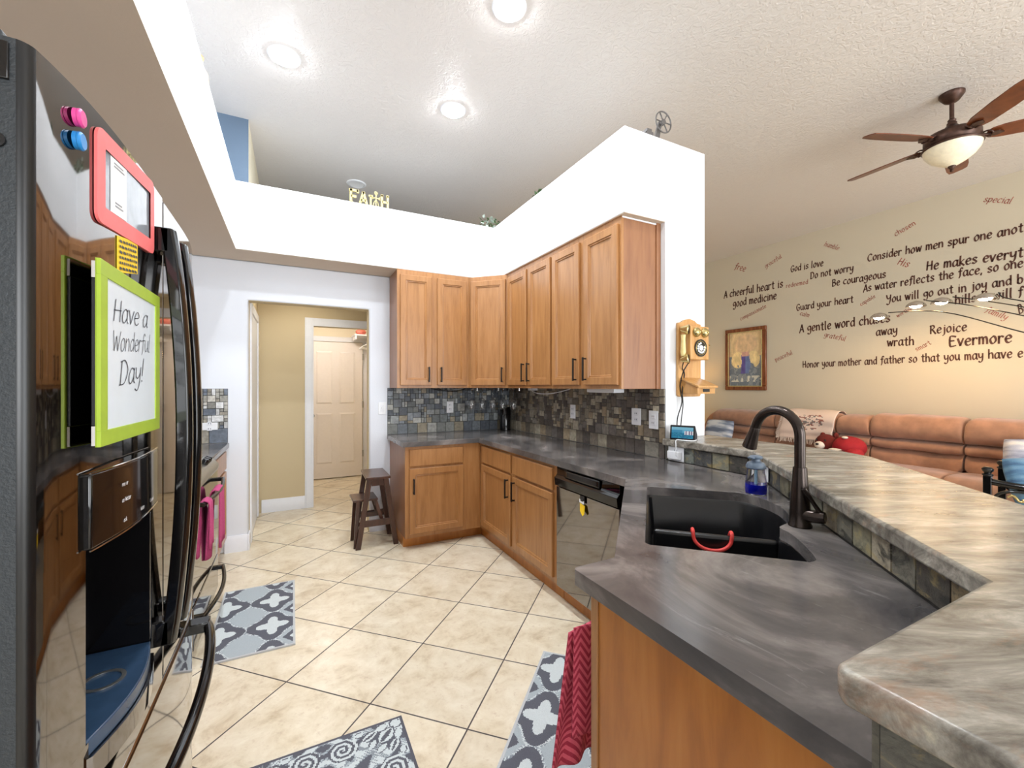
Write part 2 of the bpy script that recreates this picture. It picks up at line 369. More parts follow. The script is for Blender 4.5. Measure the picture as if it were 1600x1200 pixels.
# single stroke pen lettering: glyph = (advance, strokes), x-height 1
G = {
 'a': (.85, [[(.7, .85), (.4, 1), (.1, .6), (.15, .1), (.4, 0), (.7, .4)], [(.72, 1), (.7, .2), (.85, 0)]]),
 'b': (.8, [[(.12, 1.6), (.1, .05)], [(.1, .6), (.4, 1), (.72, .6), (.55, .05), (.3, 0), (.1, .15)]]),
 'c': (.75, [[(.68, .85), (.4, 1), (.1, .6), (.15, .15), (.45, 0), (.72, .15)]]),
 'd': (.85, [[(.7, .85), (.4, 1), (.1, .55), (.3, 0), (.7, .35)], [(.74, 1.6), (.72, 0)]]),
 'e': (.78, [[(.1, .5), (.68, .62), (.55, .97), (.3, .95), (.1, .55), (.2, .1), (.45, 0), (.72, .18)]]),
 'f': (.65, [[(.72, 1.42), (.5, 1.6), (.34, 1.2), (.32, .2), (.15, -.25)], [(.05, .95), (.62, 1)]]),
 'g': (.82, [[(.7, .85), (.4, 1), (.1, .65), (.3, .2), (.7, .5)], [(.72, 1), (.7, -.2), (.42, -.55), (.08, -.4)]]),
 'h': (.82, [[(.12, 1.6), (.1, 0)], [(.1, .6), (.45, 1), (.68, .7), (.7, 0)]]),
 'i': (.4, [[(.2, 1), (.2, 0)], [(.2, 1.3), (.25, 1.37)]]),
 'j': (.5, [[(.35, 1), (.33, -.2), (.02, -.5)], [(.36, 1.3), (.4, 1.37)]]),
 'k': (.75, [[(.12, 1.6), (.1, 0)], [(.65, 1), (.15, .5)], [(.15, .5), (.7, 0)]]),
 'l': (.4, [[(.18, 1.6), (.15, .1), (.3, 0)]]),
 'm': (1.12, [[(.1, 1), (.1, 0)], [(.1, .7), (.35, 1), (.52, .7), (.52, 0)], [(.52, .7), (.78, 1), (.95, .7), (.98, 0)]]),
 'n': (.82, [[(.1, 1), (.1, 0)], [(.1, .65), (.45, 1), (.66, .7), (.68, 0)]]),
 'o': (.82, [[(.42, 1), (.1, .6), (.2, .08), (.45, 0), (.72, .4), (.62, .9), (.42, 1)]]),
 'p': (.82, [[(.1, 1), (.1, -.55)], [(.1, .6), (.42, 1), (.72, .55), (.42, 0), (.1, .25)]]),
 'r': (.62, [[(.1, 1), (.1, 0)], [(.1, .6), (.3, .97), (.58, .88)]]),
 's': (.7, [[(.6, .86), (.35, 1), (.12, .78), (.35, .52), (.6, .25), (.35, 0), (.06, .14)]]),
 't': (.68, [[(.36, 1.4), (.34, .2), (.5, 0), (.66, .1)], [(.05, 1), (.62, 1.03)]]),
 'u': (.85, [[(.1, 1), (.12, .3), (.38, 0), (.68, .4)], [(.7, 1), (.7, .15), (.82, 0)]]),
 'v': (.75, [[(.05, 1), (.35, 0)], [(.35, 0), (.7, 1.02)]]),
 'w': (1.05, [[(.05, 1), (.28, 0)], [(.28, 0), (.52, .85)], [(.52, .85), (.74, 0)], [(.74, 0), (1, 1.02)]]),
 'x': (.7, [[(.05, 1), (.65, 0)], [(.65, 1), (.05, 0)]]),
 'y': (.8, [[(.08, 1), (.15, .4), (.42, .28), (.66, .6)], [(.7, 1), (.64, -.15), (.38, -.55), (.08, -.42)]]),
 'A': (.95, [[(.02, -.1), (.55, 1.5)], [(.55, 1.5), (.88, 0)], [(.2, .5), (.8, .56)]]),
 'B': (.9, [[(.12, 1.5), (.1, 0)], [(.05, 1.45), (.5, 1.5), (.68, 1.2), (.5, .85), (.12, .8)], [(.12, .8), (.6, .78), (.8, .4), (.55, .05), (.02, 0)]]),
 'C': (1., [[(.9, 1.3), (.55, 1.5), (.15, 1), (.15, .4), (.5, 0), (.92, .2)]]),
 'D': (1.0, [[(.15, 1.45), (.13, 0)], [(0, 1.42), (.5, 1.5), (.9, .9), (.6, .1), (.02, 0)]]),
 'E': (.95, [[(.85, 1.4), (.5, 1.5), (.15, 1.4), (.14, .1), (.5, 0), (.88, .1)], [(.15, .8), (.65, .82)]]),
 'G': (1., [[(.88, 1.3), (.5, 1.5), (.12, .9), (.3, .1), (.7, 0), (.85, .6)], [(.55, .65), (.95, .66)]]),
 'H': (1., [[(.15, 1.5), (.12, 0)], [(.82, 1.5), (.82, 0)], [(.05, .75), (.92, .8)]]),
 'R': (.95, [[(.14, 1.5), (.12, 0)], [(0, 1.4), (.5, 1.5), (.7, 1.15), (.4, .8), (.14, .75)], [(.35, .78), (.9, -.05)]]),
 'W': (1.25, [[(.05, 1.5), (.32, 0)], [(.32, 0), (.6, 1.1)], [(.6, 1.1), (.88, 0)], [(.88, 0), (1.2, 1.5)]]),
 'Y': (.95, [[(.05, 1.5), (.18, .9), (.5, .75), (.78, 1.1)], [(.85, 1.5), (.72, .2), (.4, -.45), (.05, -.3)]]),
 ',': (.3, [[(.15, .1), (.05, -.25)]]), '!': (.35, [[(.2, 1.6), (.15, .4)], [(.15, .08), (.18, 0)]]), ' ': (.5, []),
 "'": (.3, [[(.2, 1.6), (.12, 1.25)]]),
}
def pen_text(mb, text, to3, wmin=.1, wmax=.24, nib=R(35), k=4, track=.12, slant=0.0, jig=0.0, rng=None):
    """lays ribbon strokes with a broad pen; to3(x, y) -> 3D; returns nothing. x runs in x-heights"""
    x0 = 0
    for ch in text:
        adv, strokes = G.get(ch, G[' '])
        dy = rng.uniform(-jig, jig) if rng else 0
        for st in strokes:
            pts = catmull(st, k) if len(st) > 2 else [tuple(p) for p in st]
            L = []; Rr = []
            for i, p in enumerate(pts):
                a = Vector(pts[max(i-1, 0)]); b = Vector(pts[min(i+1, len(pts)-1)]); t = (b-a)
                if t.length < 1e-6: t = Vector((0, 1))
                t.normalize(); ang = math.atan2(t.y, t.x); w = wmin+(wmax-wmin)*abs(math.sin(ang-nib)); nn = Vector((-t.y, t.x))*w/2
                q = Vector(p)
                if i == 0: q = q - t*w*.25
                if i == len(pts)-1: q = q + t*w*.25
                for S, g in ((L, q+nn), (Rr, q-nn)): S.append(to3(x0+g.x+slant*g.y, g.y+dy))
            n = len(pts); mb.add(L+Rr, [(i, i+1, n+i+1, n+i) for i in range(n-1)])
        x0 += adv+track
    return x0
def text_len(text, track=.12): return sum(G.get(c, G[' '])[0]+track for c in text)
# ================================================================== THE SETTING
XW, YW, ZC = 2.133, 4.238, 3.66
XF, YF, YE, ZT, ZB, XC, XL = 1.79, 3.897, 2.0, 2.965, 2.44, 2.50, -0.39
XLW = 6.85
m = MB(); m.box(-1.25, 7.0, -3.4, 7.3, -0.1, 0); struct(m.build('floor', M['floor'], smooth=0))
m = MB(); m.box(-1.25, 7.0, -3.4, 7.4, ZC, ZC+0.1); struct(m.build('ceiling', M['ceiling'], smooth=0))
# back wall with the hall opening
DX0, DX1, DZ = -0.336, 0.649, 2.112
m = MB(); m.prism_y([(-1.25, 0), (DX0, 0), (DX0, DZ), (DX1, DZ), (DX1, 0), (XW, 0), (XW, ZB), (-1.25, ZB)], YW, YW+0.12)
wall_back = struct(m.build('wall_back', M['white_wall'], bevel=0.012))
m = MB(); m.prism_y([(XW, 0), (XC, 0), (XC, ZT), (XF, ZT), (XF, ZB), (XW, ZB)], YE, YF)
wall_right = struct(m.build('wall_right', M['soffit'], bevel=0.006))
m = MB(); m.box(XW, XC, YF, 7.3, 0, ZT); struct(m.build('wall_right_far', M['soffit'], smooth=0))
m = MB(); m.box(-1.25, -1.1, -3.4, YW, 0, ZC); struct(m.build('wall_left', M['white_wall'], smooth=0))
m = MB(); m.box(XLW, 7.0, -3.4, 7.3, 0, ZC); wl = struct(m.build('wall_living', M['living_wall'], smooth=0))
m = MB(); m.box(-1.25, 7.0, 7.3, 7.42, 0, ZC); struct(m.build('wall_far', M['living_wall'], smooth=0))
# wall behind the camera, with openings added to let daylight in, as patio door and nook window
m = MB(); y0, y1 = -3.2, -3.06
m.box(-1.1, -0.1, y0, y1, 0, ZC); m.box(-0.1, 1.9, y0, y1, 0, 0.85); m.box(-0.1, 1.9, y0, y1, 2.55, ZC)
m.box(1.9, 2.9, y0, y1, 0, ZC); m.box(2.9, 6.3, y0, y1, 2.4, 2.65); m.box(2.9, 3.95, y0, y1, 2.65, 3.25); m.box(5.25, 6.3, y0, y1, 2.65, 3.25); m.box(2.9, 6.3, y0, y1, 3.25, ZC); m.box(6.3, XLW, y0, y1, 0, ZC)
struct(m.build('wall_rear', M['white_wall'], smooth=0))
# dropped soffits with plant ledges on top
m = MB(); m.prism([(-1.1, -3.06), (XL, -3.06), (XL, YF), (XW, YF), (XW, YW), (-1.1, YW)], ZB, ZT)
struct(m.build('trim_1', M['soffit'], bevel=0.004), 'white dropped soffit around the kitchen')
m = MB(); m.prism([(-1.1, -3.06), (XL+.003, -3.06), (XL+.003, YF+.003), (XW, YF+.003), (XW, YW), (-1.1, YW)], ZB-.002, ZB-.0004); struct(m.build('trim_7', M['soffit_under'], smooth=0), 'tan underside of the soffit')
m = MB(); m.box(XF+.003, XW, YE+.003, YF, ZB-.002, ZB-.0004); struct(m.build('trim_8', M['soffit_under'], smooth=0), 'tan underside of the right soffit')
m = MB(); m.box(-1.1, XW, YW, 7.3, ZB+0.02, ZT); struct(m.build('trim_2', M['soffit'], smooth=0), 'plant ledge over the hall')
m = MB(); m.box(-1.1, -0.334, 4.29, 7.3, ZT, ZC)
m2 = MB(); m2.box(-1.1, -0.334, 4.286, 4.29, ZT, ZC)
struct(m.build('wall_upper', M['cream_wall'], smooth=0)); struct(m2.build('wall_upper_blue', M['blue_wall'], smooth=0))
# hall behind the opening
m = MB(); m.box(-0.336, 0.215, 5.4, 5.5, 0, ZB); m.box(1.06, XW, 5.4, 5.5, 0, ZB); m.box(0.215, 1.06, 5.4, 5.5, 2.07, ZB)
struct(m.build('wall_hall', M['tan_wall'], smooth=0))
m = MB(); m.box(-0.45, -0.336, YW+0.12, 5.5, 0, ZB); struct(m.build('wall_hall_left', M['tan_wall'], smooth=0))
m = MB(); m.box(-0.45, -0.3, 5.5, 7.0, 0, ZB); m.box(1.09, 1.2, 5.5, 7.0, 0, ZB); m.box(-0.3, 1.09, 6.98, 7.1, 0, ZB)
struct(m.build('wall_laundry', M['cream_wall'], smooth=0))
m = MB(); m.box(-0.45, XW, YW+0.12, 7.1, ZB, ZB+0.02); struct(m.build('ceiling_hall', M['tan_wall'], smooth=0))
# painted tan reveal of the opening
m = MB(); m.box(DX0, DX1, YW+0.02, YW+0.122, DZ-0.004, DZ); m.box(DX1-0.004, DX1, YW+0.02, YW+0.122, 0, DZ-0.004)
struct(m.build('trim_3', M['tan_wall'], smooth=0))
# casings and baseboards
def base_profile(mb, p0, p1, h=0.135, t=0.016):
    """baseboard from p0 to p1, standing in front (to the right of travel direction is outside)"""
    d = Vector((p1[0]-p0[0], p1[1]-p0[1])); L = d.length
    b = MB((p0[0], p0[1], 0), (d.x, d.y)); pr = [(0, 0), (-t, 0), (-t, h-0.025), (-t*0.6, h-0.012), (-t*0.45, h), (0, h)]
    n = len(pr); v = [(0, y, z) for y, z in pr]+[(L, y, z) for y, z in pr]
    b.add(v, [tuple(range(n)), tuple(range(2*n-1, n-1, -1))]+[(i, i+n, (i+1) % n+n, (i+1) % n) for i in range(n)])
    k = len(mb.v); mb.v += b.v; mb.f += [tuple(i+k for i in f) for f in b.f]; mb.c += b.c; mb.mi += b.mi
m = MB(); base_profile(m, (-0.5, YW-.0005), (DX0, YW-.0005)); struct(m.build('baseboard_back', M['trim'], smooth=30))
m = MB(); m.box(DX0+.0005, DX0+.014, YW-.016, YW+.119, 0, .132); struct(m.build('baseboard_opening', M['trim'], bevel=.003))
m = MB(); base_profile(m, (DX1-0.0, YW), (0.86, YW)); struct(m.build('baseboard_back_right', M['trim'], smooth=30))
m = MB(); base_profile(m, (-0.30, 5.4), (0.125, 5.4), 0.14); struct(m.build('baseboard_hall', M['trim'], smooth=30))
def casing(mb, x0, x1, z1, y, w=0.09, t=0.018, both=True):
    mb.box(x0-w, x0, y-t, y, 0, z1+w); mb.box(x0-w*0.85, x0-w*0.2, y-t-0.005, y-t, 0, z1+w*0.85)
    if both: mb.box(x1, x1+w, y-t, y, 0, z1+w)
    mb.box(x0, x1, y-t, y, z1, z1+w)
m = MB(); casing(m, 0.215, 1.06, 2.07, 5.4); m.box(0.2, 0.215, 5.39, 5.52, 0, 2.07); struct(m.build('trim_4', M['trim'], bevel=0.003), 'white casing of the laundry doorway')
m = MB(); m.box(-.336, -.320, 4.42, 4.51, 0, 2.13); m.box(-.336, -.320, 5.27, 5.36, 0, 2.13); m.box(-.336, -.320, 4.51, 5.27, 2.05, 2.13); m.box(-.336, -.331, 4.51, 5.27, 0.01, 2.05)
struct(m.build('trim_5', M['trim'], bevel=0.003), 'white casing on the hall side wall')
# laundry door
def panel_door(x0, w, y, h):
    m = MB(); m.box(x0, x0+w, y, y+0.035, 0.012, h)
    d = m.build('door_1', M['door_white'], bevel=0.002); struct(d)
    px = [(0.11*w/0.76+x0, x0+w/2-0.05), (x0+w/2+0.05, x0+w-0.11*w/0.76)]
    for (a, b) in px:
        for (z0, z1) in ((0.23, 0.98), (1.12, 1.90)):
            q = MB(); t = 0.006
            o1 = [(a, z0), (b, z0), (b, z1), (a, z1)]; o2 = [(a+.02, z0+.02), (b-.02, z0+.02), (b-.02, z1-.02), (a+.02, z1-.02)]; o3 = [(a+.05, z0+.05), (b-.05, z0+.05), (b-.05, z1-.05), (a+.05, z1-.05)]
            v = [(x, y-0.001, z) for x, z in o1]+[(x, y+0.012-0.001-0.02, z) for x, z in o2]+[(x, y-0.003, z) for x, z in o3]
            fs = [(i, (i+1) % 4, 4+(i+1) % 4, 4+i) for i in range(4)]+[(4+i, 4+(i+1) % 4, 8+(i+1) % 4, 8+i) for i in range(4)]+[(8, 9, 10, 11)]
            q.add(v, fs); q.build('panel', M['door_white'], d, smooth=20)
    for z in (0.3, 1.05, 1.78):
        q = MB(); q.lathe([(0.008, 0), (0.008, 0.1)], (x0+w+0.006, y-0.006, z), 8); q.build('hinge', M['steel'], d)
    q = MB(); q.lathe([(0.012, 0), (0.012, -0.03), (0.027, -0.04), (0.03, -0.055), (0.02, -0.07)], (x0+0.06, y, 0.95), 14, 'y'); q.build('knob', M['steel'], d)
    return d
panel_door(0.2, 0.76, 6.93, 2.04)
m = MB(); casing(m, 0.2, 0.97, 2.05, 6.98, 0.075); struct(m.build('trim_6', M['trim'], bevel=0.003), 'white casing around the six panel door')
# recessed ceiling lamps
def can(x, y, lit, label):
    t = thing('recessed_light', label, 'ceiling light', (x, y, ZC))
    n = 28
    m = MB(); m.lathe([(0.08, -0.001), (0.082, -0.012), (0.098, -0.010), (0.106, -0.001)], (x, y, ZC), n, caps=False); m.build('trim_ring', M['white_plastic'], t)
    m = MB()
    if lit: m.lathe([(0.079, -0.004), (0.0775, -0.0165), (0.05, -0.021), (0.001, -0.023)], (x, y, ZC), n); m.build('lens', M['can_light'], t)
    else: m.lathe([(0.079, -0.009), (0.06, -0.003), (0.001, -0.001)], (x, y, ZC), n, caps=False); m.build('lens', M['paper'], t)
can(-0.05, 3.35, True, 'lit recessed ceiling light above the left soffit and fridge')
can(1.18, 3.37, True, 'lit recessed ceiling light in the middle of the kitchen ceiling')
can(1.16, 2.30, True, 'lit recessed ceiling light cut by the top edge, nearest the camera')
can(0.64, 5.09, False, 'unlit recessed ceiling light above the gold letters')
can(-0.05, 2.3, True, 'lit recessed ceiling light over the range, out of view'); can(1.16, 1.24, True, 'lit recessed ceiling light over the sink, out of view')

# lettering painted on the living room wall
WALL_TEXT = [
("A cheerful heart is",5.081,2.947,4.040,2.938,0),("good medicine",4.906,2.759,4.139,2.766,0),("God is love",3.933,3.143,3.467,3.126,0),
("Do not worry",3.648,2.976,3.093,2.963,0),("Be courageous",3.359,2.803,2.731,2.796,0),("Consider how men spur one anot",2.939,3.050,1.558,3.006,0),
("He makes everyt",2.340,2.790,1.558,2.743,0),("As water reflects the face, so one",2.985,2.652,1.558,2.636,0),("Guard your heart",3.848,2.532,3.093,2.533,0),
("You will go out in joy and b",2.731,2.461,1.558,2.468,0),("A gentle word chases",3.801,2.194,2.684,2.215,0),("away",2.843,2.051,2.612,2.051,0),
("wrath",2.724,1.897,2.448,1.894,0),("Rejoice",2.305,2.014,1.980,2.015,0),("Evermore",2.138,1.849,1.634,1.849,0),
("Honor your mother and father so that you may have e",3.756,1.660,1.558,1.690,0),("hills ll will f",2.086,2.335,1.558,2.333,0),("Be",1.593,2.150,1.522,2.159,0),
("free",4.882,3.423,4.680,3.320,1),("graceful",4.325,3.299,4.059,3.405,1),("redeemed",4.000,2.910,3.675,2.911,1),("compassionate",4.762,2.504,4.304,2.660,1),
("calm",3.801,2.462,3.666,2.404,1),("grateful",3.467,2.098,3.193,2.007,1),("peaceful",4.160,1.771,3.895,1.876,1),("humble",3.467,3.413,3.279,3.295,1),
("chosen",2.638,3.294,2.430,3.380,1),("His",2.625,2.932,2.510,2.863,1),("capable",3.012,2.467,2.840,2.556,1),("worthy",2.618,2.255,2.473,2.330,1),
("special",1.858,3.437,1.648,3.336,1),("family",1.848,2.210,1.685,2.095,1),("smart",2.430,1.810,2.287,1.892,1)]
rw = random.Random(5)
for txt, ya, za, yb, zb, red in WALL_TEXT:
    L = math.hypot(yb-ya, zb-za); dy, dz = (yb-ya)/L, (zb-za)/L; k = L/text_len(txt)
    h = k if red else max(0.062, min(k*1.15, 0.095))
    m = MB()
    pen_text(m, txt, lambda x, y: (XLW-0.002, ya+dy*x*k+dz*y*h, za+dz*x*k-dy*y*h), .10 if red else .13, .20 if red else .30, k=3, jig=.05, rng=rw)
    o = m.build('lettering', M['red_ink' if red else 'brown_ink'], wl, smooth=None)
    note(o, ('small red' if red else 'brown')+' painted words reading '+txt.strip())

t = thing('laundry_ceiling_light', 'round flush ceiling light in the laundry room, out of view', 'ceiling light', (.45, 6.1, 2.44))
m = MB(); m.lathe([(.13, ZB), (.13, ZB-.02), (.12, ZB-.025)], (.45, 6.1, 0), 24); m.build('base', M['white_plastic'], t)
m = MB(); m.lathe([(.12, ZB-.026), (.11, ZB-.07), (.06, ZB-.09), (.001, ZB-.095)], (.45, 6.1, 0), 24); m.build('globe', M['laundry_lamp'], t)

t = thing('recessed_light', 'unseen recessed ceiling light added to brighten the hall, hidden above the opening', 'ceiling light', (.1, 4.86, ZB))
m = MB(); m.lathe([(.08, -.001), (.1, -.008), (.106, -.001)], (.1, 4.86, ZB), 24, caps=False); m.build('trim_ring', M['white_plastic'], t)
m = MB(); m.lathe([(.079, -.002), (.07, -.008), (.001, -.010)], (.1, 4.86, ZB), 24); m.build('lens', M['hall_fill_lamp'], t)
# ================================================================== KITCHEN CABINETS AND COUNTERS
def cab_door(parent, o, ux, w, h, handle=None, name='door', mat='maple'):
    """frame and recessed panel front; o is the lower left corner on the cabinet face; handle = (x, z0, z1)"""
    m = MB(o, ux); rings = [(0, 0), (0, -.016), (.004, -.02), (.050, -.02), (.054, -.013), (.062, -.0145), (.066, -.007), (.07, -.007)]
    if name == 'drawer': rings = [(0, 0), (0, -.015), (.006, -.02)]
    v = []; f = []
    for i, y in rings: v += [(i, y, i), (w-i, y, i), (w-i, y, h-i), (i, y, h-i)]
    for k in range(len(rings)-1):
        for j in range(4): f.append((4*k+j, 4*k+(j+1) % 4, 4*k+4+(j+1) % 4, 4*k+4+j))
    n = 4*(len(rings)-1); f.append((n, n+1, n+2, n+3)); f.append((3, 2, 1, 0)); m.add(v, f)
    d = m.build(name, M[mat], parent, smooth=20)
    if handle:
        hx, z0, z1 = handle; q = MB(o, ux)
        q.box(hx-.006, hx+.006, -.052, -.042, z0, z1); q.box(hx-.005, hx+.005, -.042, -.018, z0+.004, z0+.014); q.box(hx-.005, hx+.005, -.042, -.018, z1-.014, z1-.004)
        q.build('handle', M['matte_black'], d, bevel=.0015)
    return d
ZC0, ZC1 = 1.365, 2.438
D0, D1 = 1.390, 2.392
# upper cabinets
t = thing('upper_cabinet', 'two door upper maple cabinet left of the corner, above the light switch side of the counter', 'cabinet', (1.18, 4.07, ZC0), group='upper cabinets')
t['label'] = 'two door maple wall cabinet on the back wall, nearest the hall opening'
m = MB(); m.box(.837, 1.524, YF+.018, YW-.001, ZC0, ZC1); m.build('body', M['maple_side'], t, bevel=.002)
m = MB(); 
for x0, x1 in ((.8365, .866), (1.148, 1.209), (1.495, 1.5245)): m.box(x0, x1, YF+.001, YF+.018, ZC0, ZC1)
for z0, z1 in ((ZC0, D0+.002), (D1-.002, ZC1)): m.box(.866, 1.148, YF+.001, YF+.018, z0, z1); m.box(1.209, 1.495, YF+.001, YF+.018, z0, z1)
m.build('face_frame', M['maple'], t)
cab_door(t, (.863, YF+.001, D0), (1, 0), .288, D1-D0, (.258, .03, .17)); cab_door(t, (1.206, YF+.001, D0), (1, 0), .292, D1-D0, (.032, .03, .17))
t = thing('upper_cabinet', 'single door maple wall cabinet set diagonally across the corner', 'cabinet', (1.85, 3.95, ZC0), group='upper cabinets')
m = MB(); m.prism([(1.5255, YW-.001), (1.5255, 3.908), (1.807, 3.6275), (XW-.001, 3.6275), (XW-.001, YW-.001)], ZC0, ZC1); m.build('body', M['maple'], t, bevel=.002)
cab_door(t, (1.5255+.022, 3.908-.022, D0), (1, -1), .352, D1-D0, (.325, .03, .17))
def upper(y1, y0, d1, d2, label, end=False):
    t = thing('upper_cabinet', label, 'cabinet', (1.97, (y0+y1)/2, ZC0), group='upper cabinets')
    m = MB(); m.box(1.826, XW-.001, y0, y1, ZC0, ZC1); m.build('body', M['maple_side'], t, bevel=.002)
    m = MB((1.808, y1, 0), (0, -1)); W = y1-y0; a = [(0, y1-d1[0]+.002), (y1-d1[1]-.002, y1-d2[0]+.002), (y1-d2[1]-.002, W)]
    for x0, x1 in a: m.box(x0, x1, 0, .018, ZC0, ZC1)
    for x0, x1 in ((a[0][1], a[1][0]), (a[1][1], a[2][0])): m.box(x0, x1, 0, .018, ZC0, D0+.002); m.box(x0, x1, 0, .018, D1-.002, ZC1)
    m.build('face_frame', M['maple'], t)
    cab_door(t, (1.808, d1[0], D0), (0, -1), d1[0]-d1[1], D1-D0, (d1[0]-d1[1]-.03, .03, .19)); cab_door(t, (1.808, d2[0], D0), (0, -1), d2[0]-d2[1], D1-D0, (.03, .03, .19))
    if end:
        m = MB(); m.box(2.095, XW-.001, y0-.008, y0-.0005, ZC0, ZC1); m.build('scribe_strip', M['maple_side'], t)
        m = MB(); m.box(1.812, 2.1, y0-.005, y0-.0005, ZC1-.012, ZC1-.003); m.build('top_trim', M['trim'], t)
upper(3.627, 2.835, (3.592, 3.236), (3.202, 2.85), 'two door maple wall cabinet on the right wall, next to the corner cabinet')
upper(2.834, 2.048, (2.818, 2.467), (2.412, 2.068), 'two door maple wall cabinet at the open end beside the wall telephone', True)
# base cabinets
ZT0, ZT1 = .10, .873
t = thing('base_cabinet', 'single door maple base cabinet with a drawer, beside the step stool', 'cabinet', (1.18, 3.9, 0), group='base cabinets')
m = MB(); m.box(.84, 1.53, 3.623, YW-.001, ZT0, ZT1); m.build('body', M['maple_side'], t, bevel=.002)
m = MB(); m.box(.85, 1.575, 3.699, 3.75, 0, ZT0); m.box(.8455, .865, 3.70, YW-.02, 0, ZT0); m.build('toe_kick', M['maple_panel'], t)
m = MB(); m.box(.8395, .876, 3.605, 3.623, ZT0, ZT1); m.box(1.349, 1.5225, 3.605, 3.623, ZT0, ZT1)
for z0, z1 in ((ZT0, .137), (.684, .706), (.845, ZT1)): m.box(.876, 1.349, 3.605, 3.623, z0, z1)
m.build('face_frame', M['maple'], t)
cab_door(t, (.873, 3.605, .135), (1, 0), .479, .551, (.032, .34, .47)); cab_door(t, (.873, 3.605, .704), (1, 0), .479, .145, None, 'drawer')
t = thing('base_cabinet', 'two door maple base cabinet with two drawers, left of the dishwasher', 'cabinet', (1.8, 2.96, 0), group='base cabinets')
m = MB(); m.box(1.541, XW-.001, 2.328, 3.6, ZT0, ZT1); m.build('body', M['maple_side'], t, bevel=.002)
m = MB(); m.box(1.5705, 1.60, 2.328, 3.698, 0, ZT0); m.build('toe_kick', M['maple_panel'], t)
m = MB((1.523, 3.604, 0), (0, -1)); W = 3.604-2.328
for x0, x1 in ((0, .066), (.627, .681), (1.233, W)): m.box(x0, x1, 0, .018, ZT0, ZT1)
for z0, z1 in ((ZT0, .137), (.684, .706), (.845, ZT1)): m.box(.066, .627, 0, .018, z0, z1); m.box(.681, 1.233, 0, .018, z0, z1)
m.build('face_frame', M['maple'], t)
for y, w, hx in ((3.541, .566, .534), (2.926, .558, .032)):
    cab_door(t, (1.523, y, .135), (0, -1), w, .551, (hx, .37, .52)); cab_door(t, (1.523, y, .704), (0, -1), w, .145, None, 'drawer')
# sink base and peninsula end
t = thing('base_cabinet', 'amber stained peninsula cabinet with a plain end panel, below the sink counter', 'cabinet', (.95, .6, 0), group='base cabinets')
P0, P1 = (1.523, 1.641), (.802, .885)
m = MB(); m.box(.685, .703, .255, .86, 0, .873); m.build('end_panel', M['maple_panel'], t, bevel=.002)
m = MB(); m.box(.680, .703, .86, .885, 0, .873); m.build('end_stile', M['maple'], t, bevel=.002)
m = MB(); m.box(.703, P1[0], .867, .885, ZT0, .873); m.box(.703, P1[0]+.06, .80, .83, 0, ZT0); m.build('front_panel', M['maple'], t)
m = MB(); L = math.hypot(P0[0]-P1[0], P0[1]-P1[1]); m = MB((P0[0], P0[1], 0), (P1[0]-P0[0], P1[1]-P0[1])); m.box(0, L, 0, .018, ZT0, .873); m.box(.05, L-.03, .075, .09, 0, ZT0); m.build('face_frame', M['maple'], t)
ud = (P1[0]-P0[0], P1[1]-P0[1])
for x in (.06, .53):
    a = x/L; cab_door(t, (P0[0]+ud[0]*a, P0[1]+ud[1]*a, .135), ud, .46, .551, (.43 if x < .3 else .03, .37, .52)); cab_door(t, (P0[0]+ud[0]*a, P0[1]+ud[1]*a, .704), ud, .46, .145, None, 'drawer')
m = MB(); m.box(.70, 1.0, .256, .27, 0, .873); m.build('back_panel', M['maple_side'], t)

# dishwasher
t = thing('dishwasher', 'mirror black dishwasher with a pocket handle under the dark counter', 'dishwasher', (1.8, 2.025, 0))
m = MB(); m.box(1.585, XW-.03, 1.728, 2.322, .02, .868); m.box(1.53, 1.585, 1.728, 2.322, .106, .868); m.build('tub', M['black_plastic'], t)
m = MB((1.51, 2.322, 0), (0, -1)); m.box(0, .594, 0, .02, .105, .742); m.build('front_panel', M['gloss_black'], t, bevel=.003)
m = MB((1.51, 2.322, 0), (0, -1)); W = .594
pr = [(0.0, .748), (-.012, .752), (-.016, .80), (-.004, .812), (.004, .822), (.004, .868), (.02, .868), (.02, .748)]
n = len(pr); v = [(0, y, z) for y, z in pr]+[(W, y, z) for y, z in pr]
m.add(v, [tuple(range(n)), tuple(range(2*n-1, n-1, -1))]+[(i, i+n, (i+1) % n+n, (i+1) % n) for i in range(n)]); cp = m.build('control_panel', M['black_gloss_plastic'], t, bevel=.002)
m = MB((1.51, 2.322, 0), (0, -1)); m.grid(lambda u, v: (.10+.34*u, -.005-.004*math.sin(PI*u), .816+.044*v*(1-.0*u)), 12, 4); m.build('pocket_handle', M['black_plastic'], cp, solid=.004)
m = MB((1.51, 2.322, 0), (0, -1)); m.box(.0, W, .06, .07, .0, .104); m.build('toe_panel', M['maple_panel'], t)
t = thing('dishwasher_tag', 'yellow hanging tag on a black clip on the dishwasher front', 'tag', (1.508, 2.03, .69))
m = MB((1.5075, 2.055, 0), (0, -1)); m.box(0, .042, -.008, 0, .705, .745); m.box(.006, .034, -.010, -.006, .712, .73); m.build('clip', M['black_plastic'], t, bevel=.002)
m = MB((1.5075, 2.06, 0), (0, -1)); m.add([(.004, -.006, .70), (.05, -.006, .69), (.055, -.014, .645), (.04, -.016, .632), (.012, -.012, .655)], [(0, 1, 2, 3, 4)]); m.build('card', M['yellow'], t, smooth=None, solid=.002)
m = MB((1.5075, 2.06, 0), (0, -1)); m.add([(.0, -.008, .722), (.045, -.008, .716), (.045, -.008, .698), (.0, -.008, .704)], [(0, 1, 2, 3)]); m.build('label_strip', M['paper'], t, smooth=None, solid=.002)

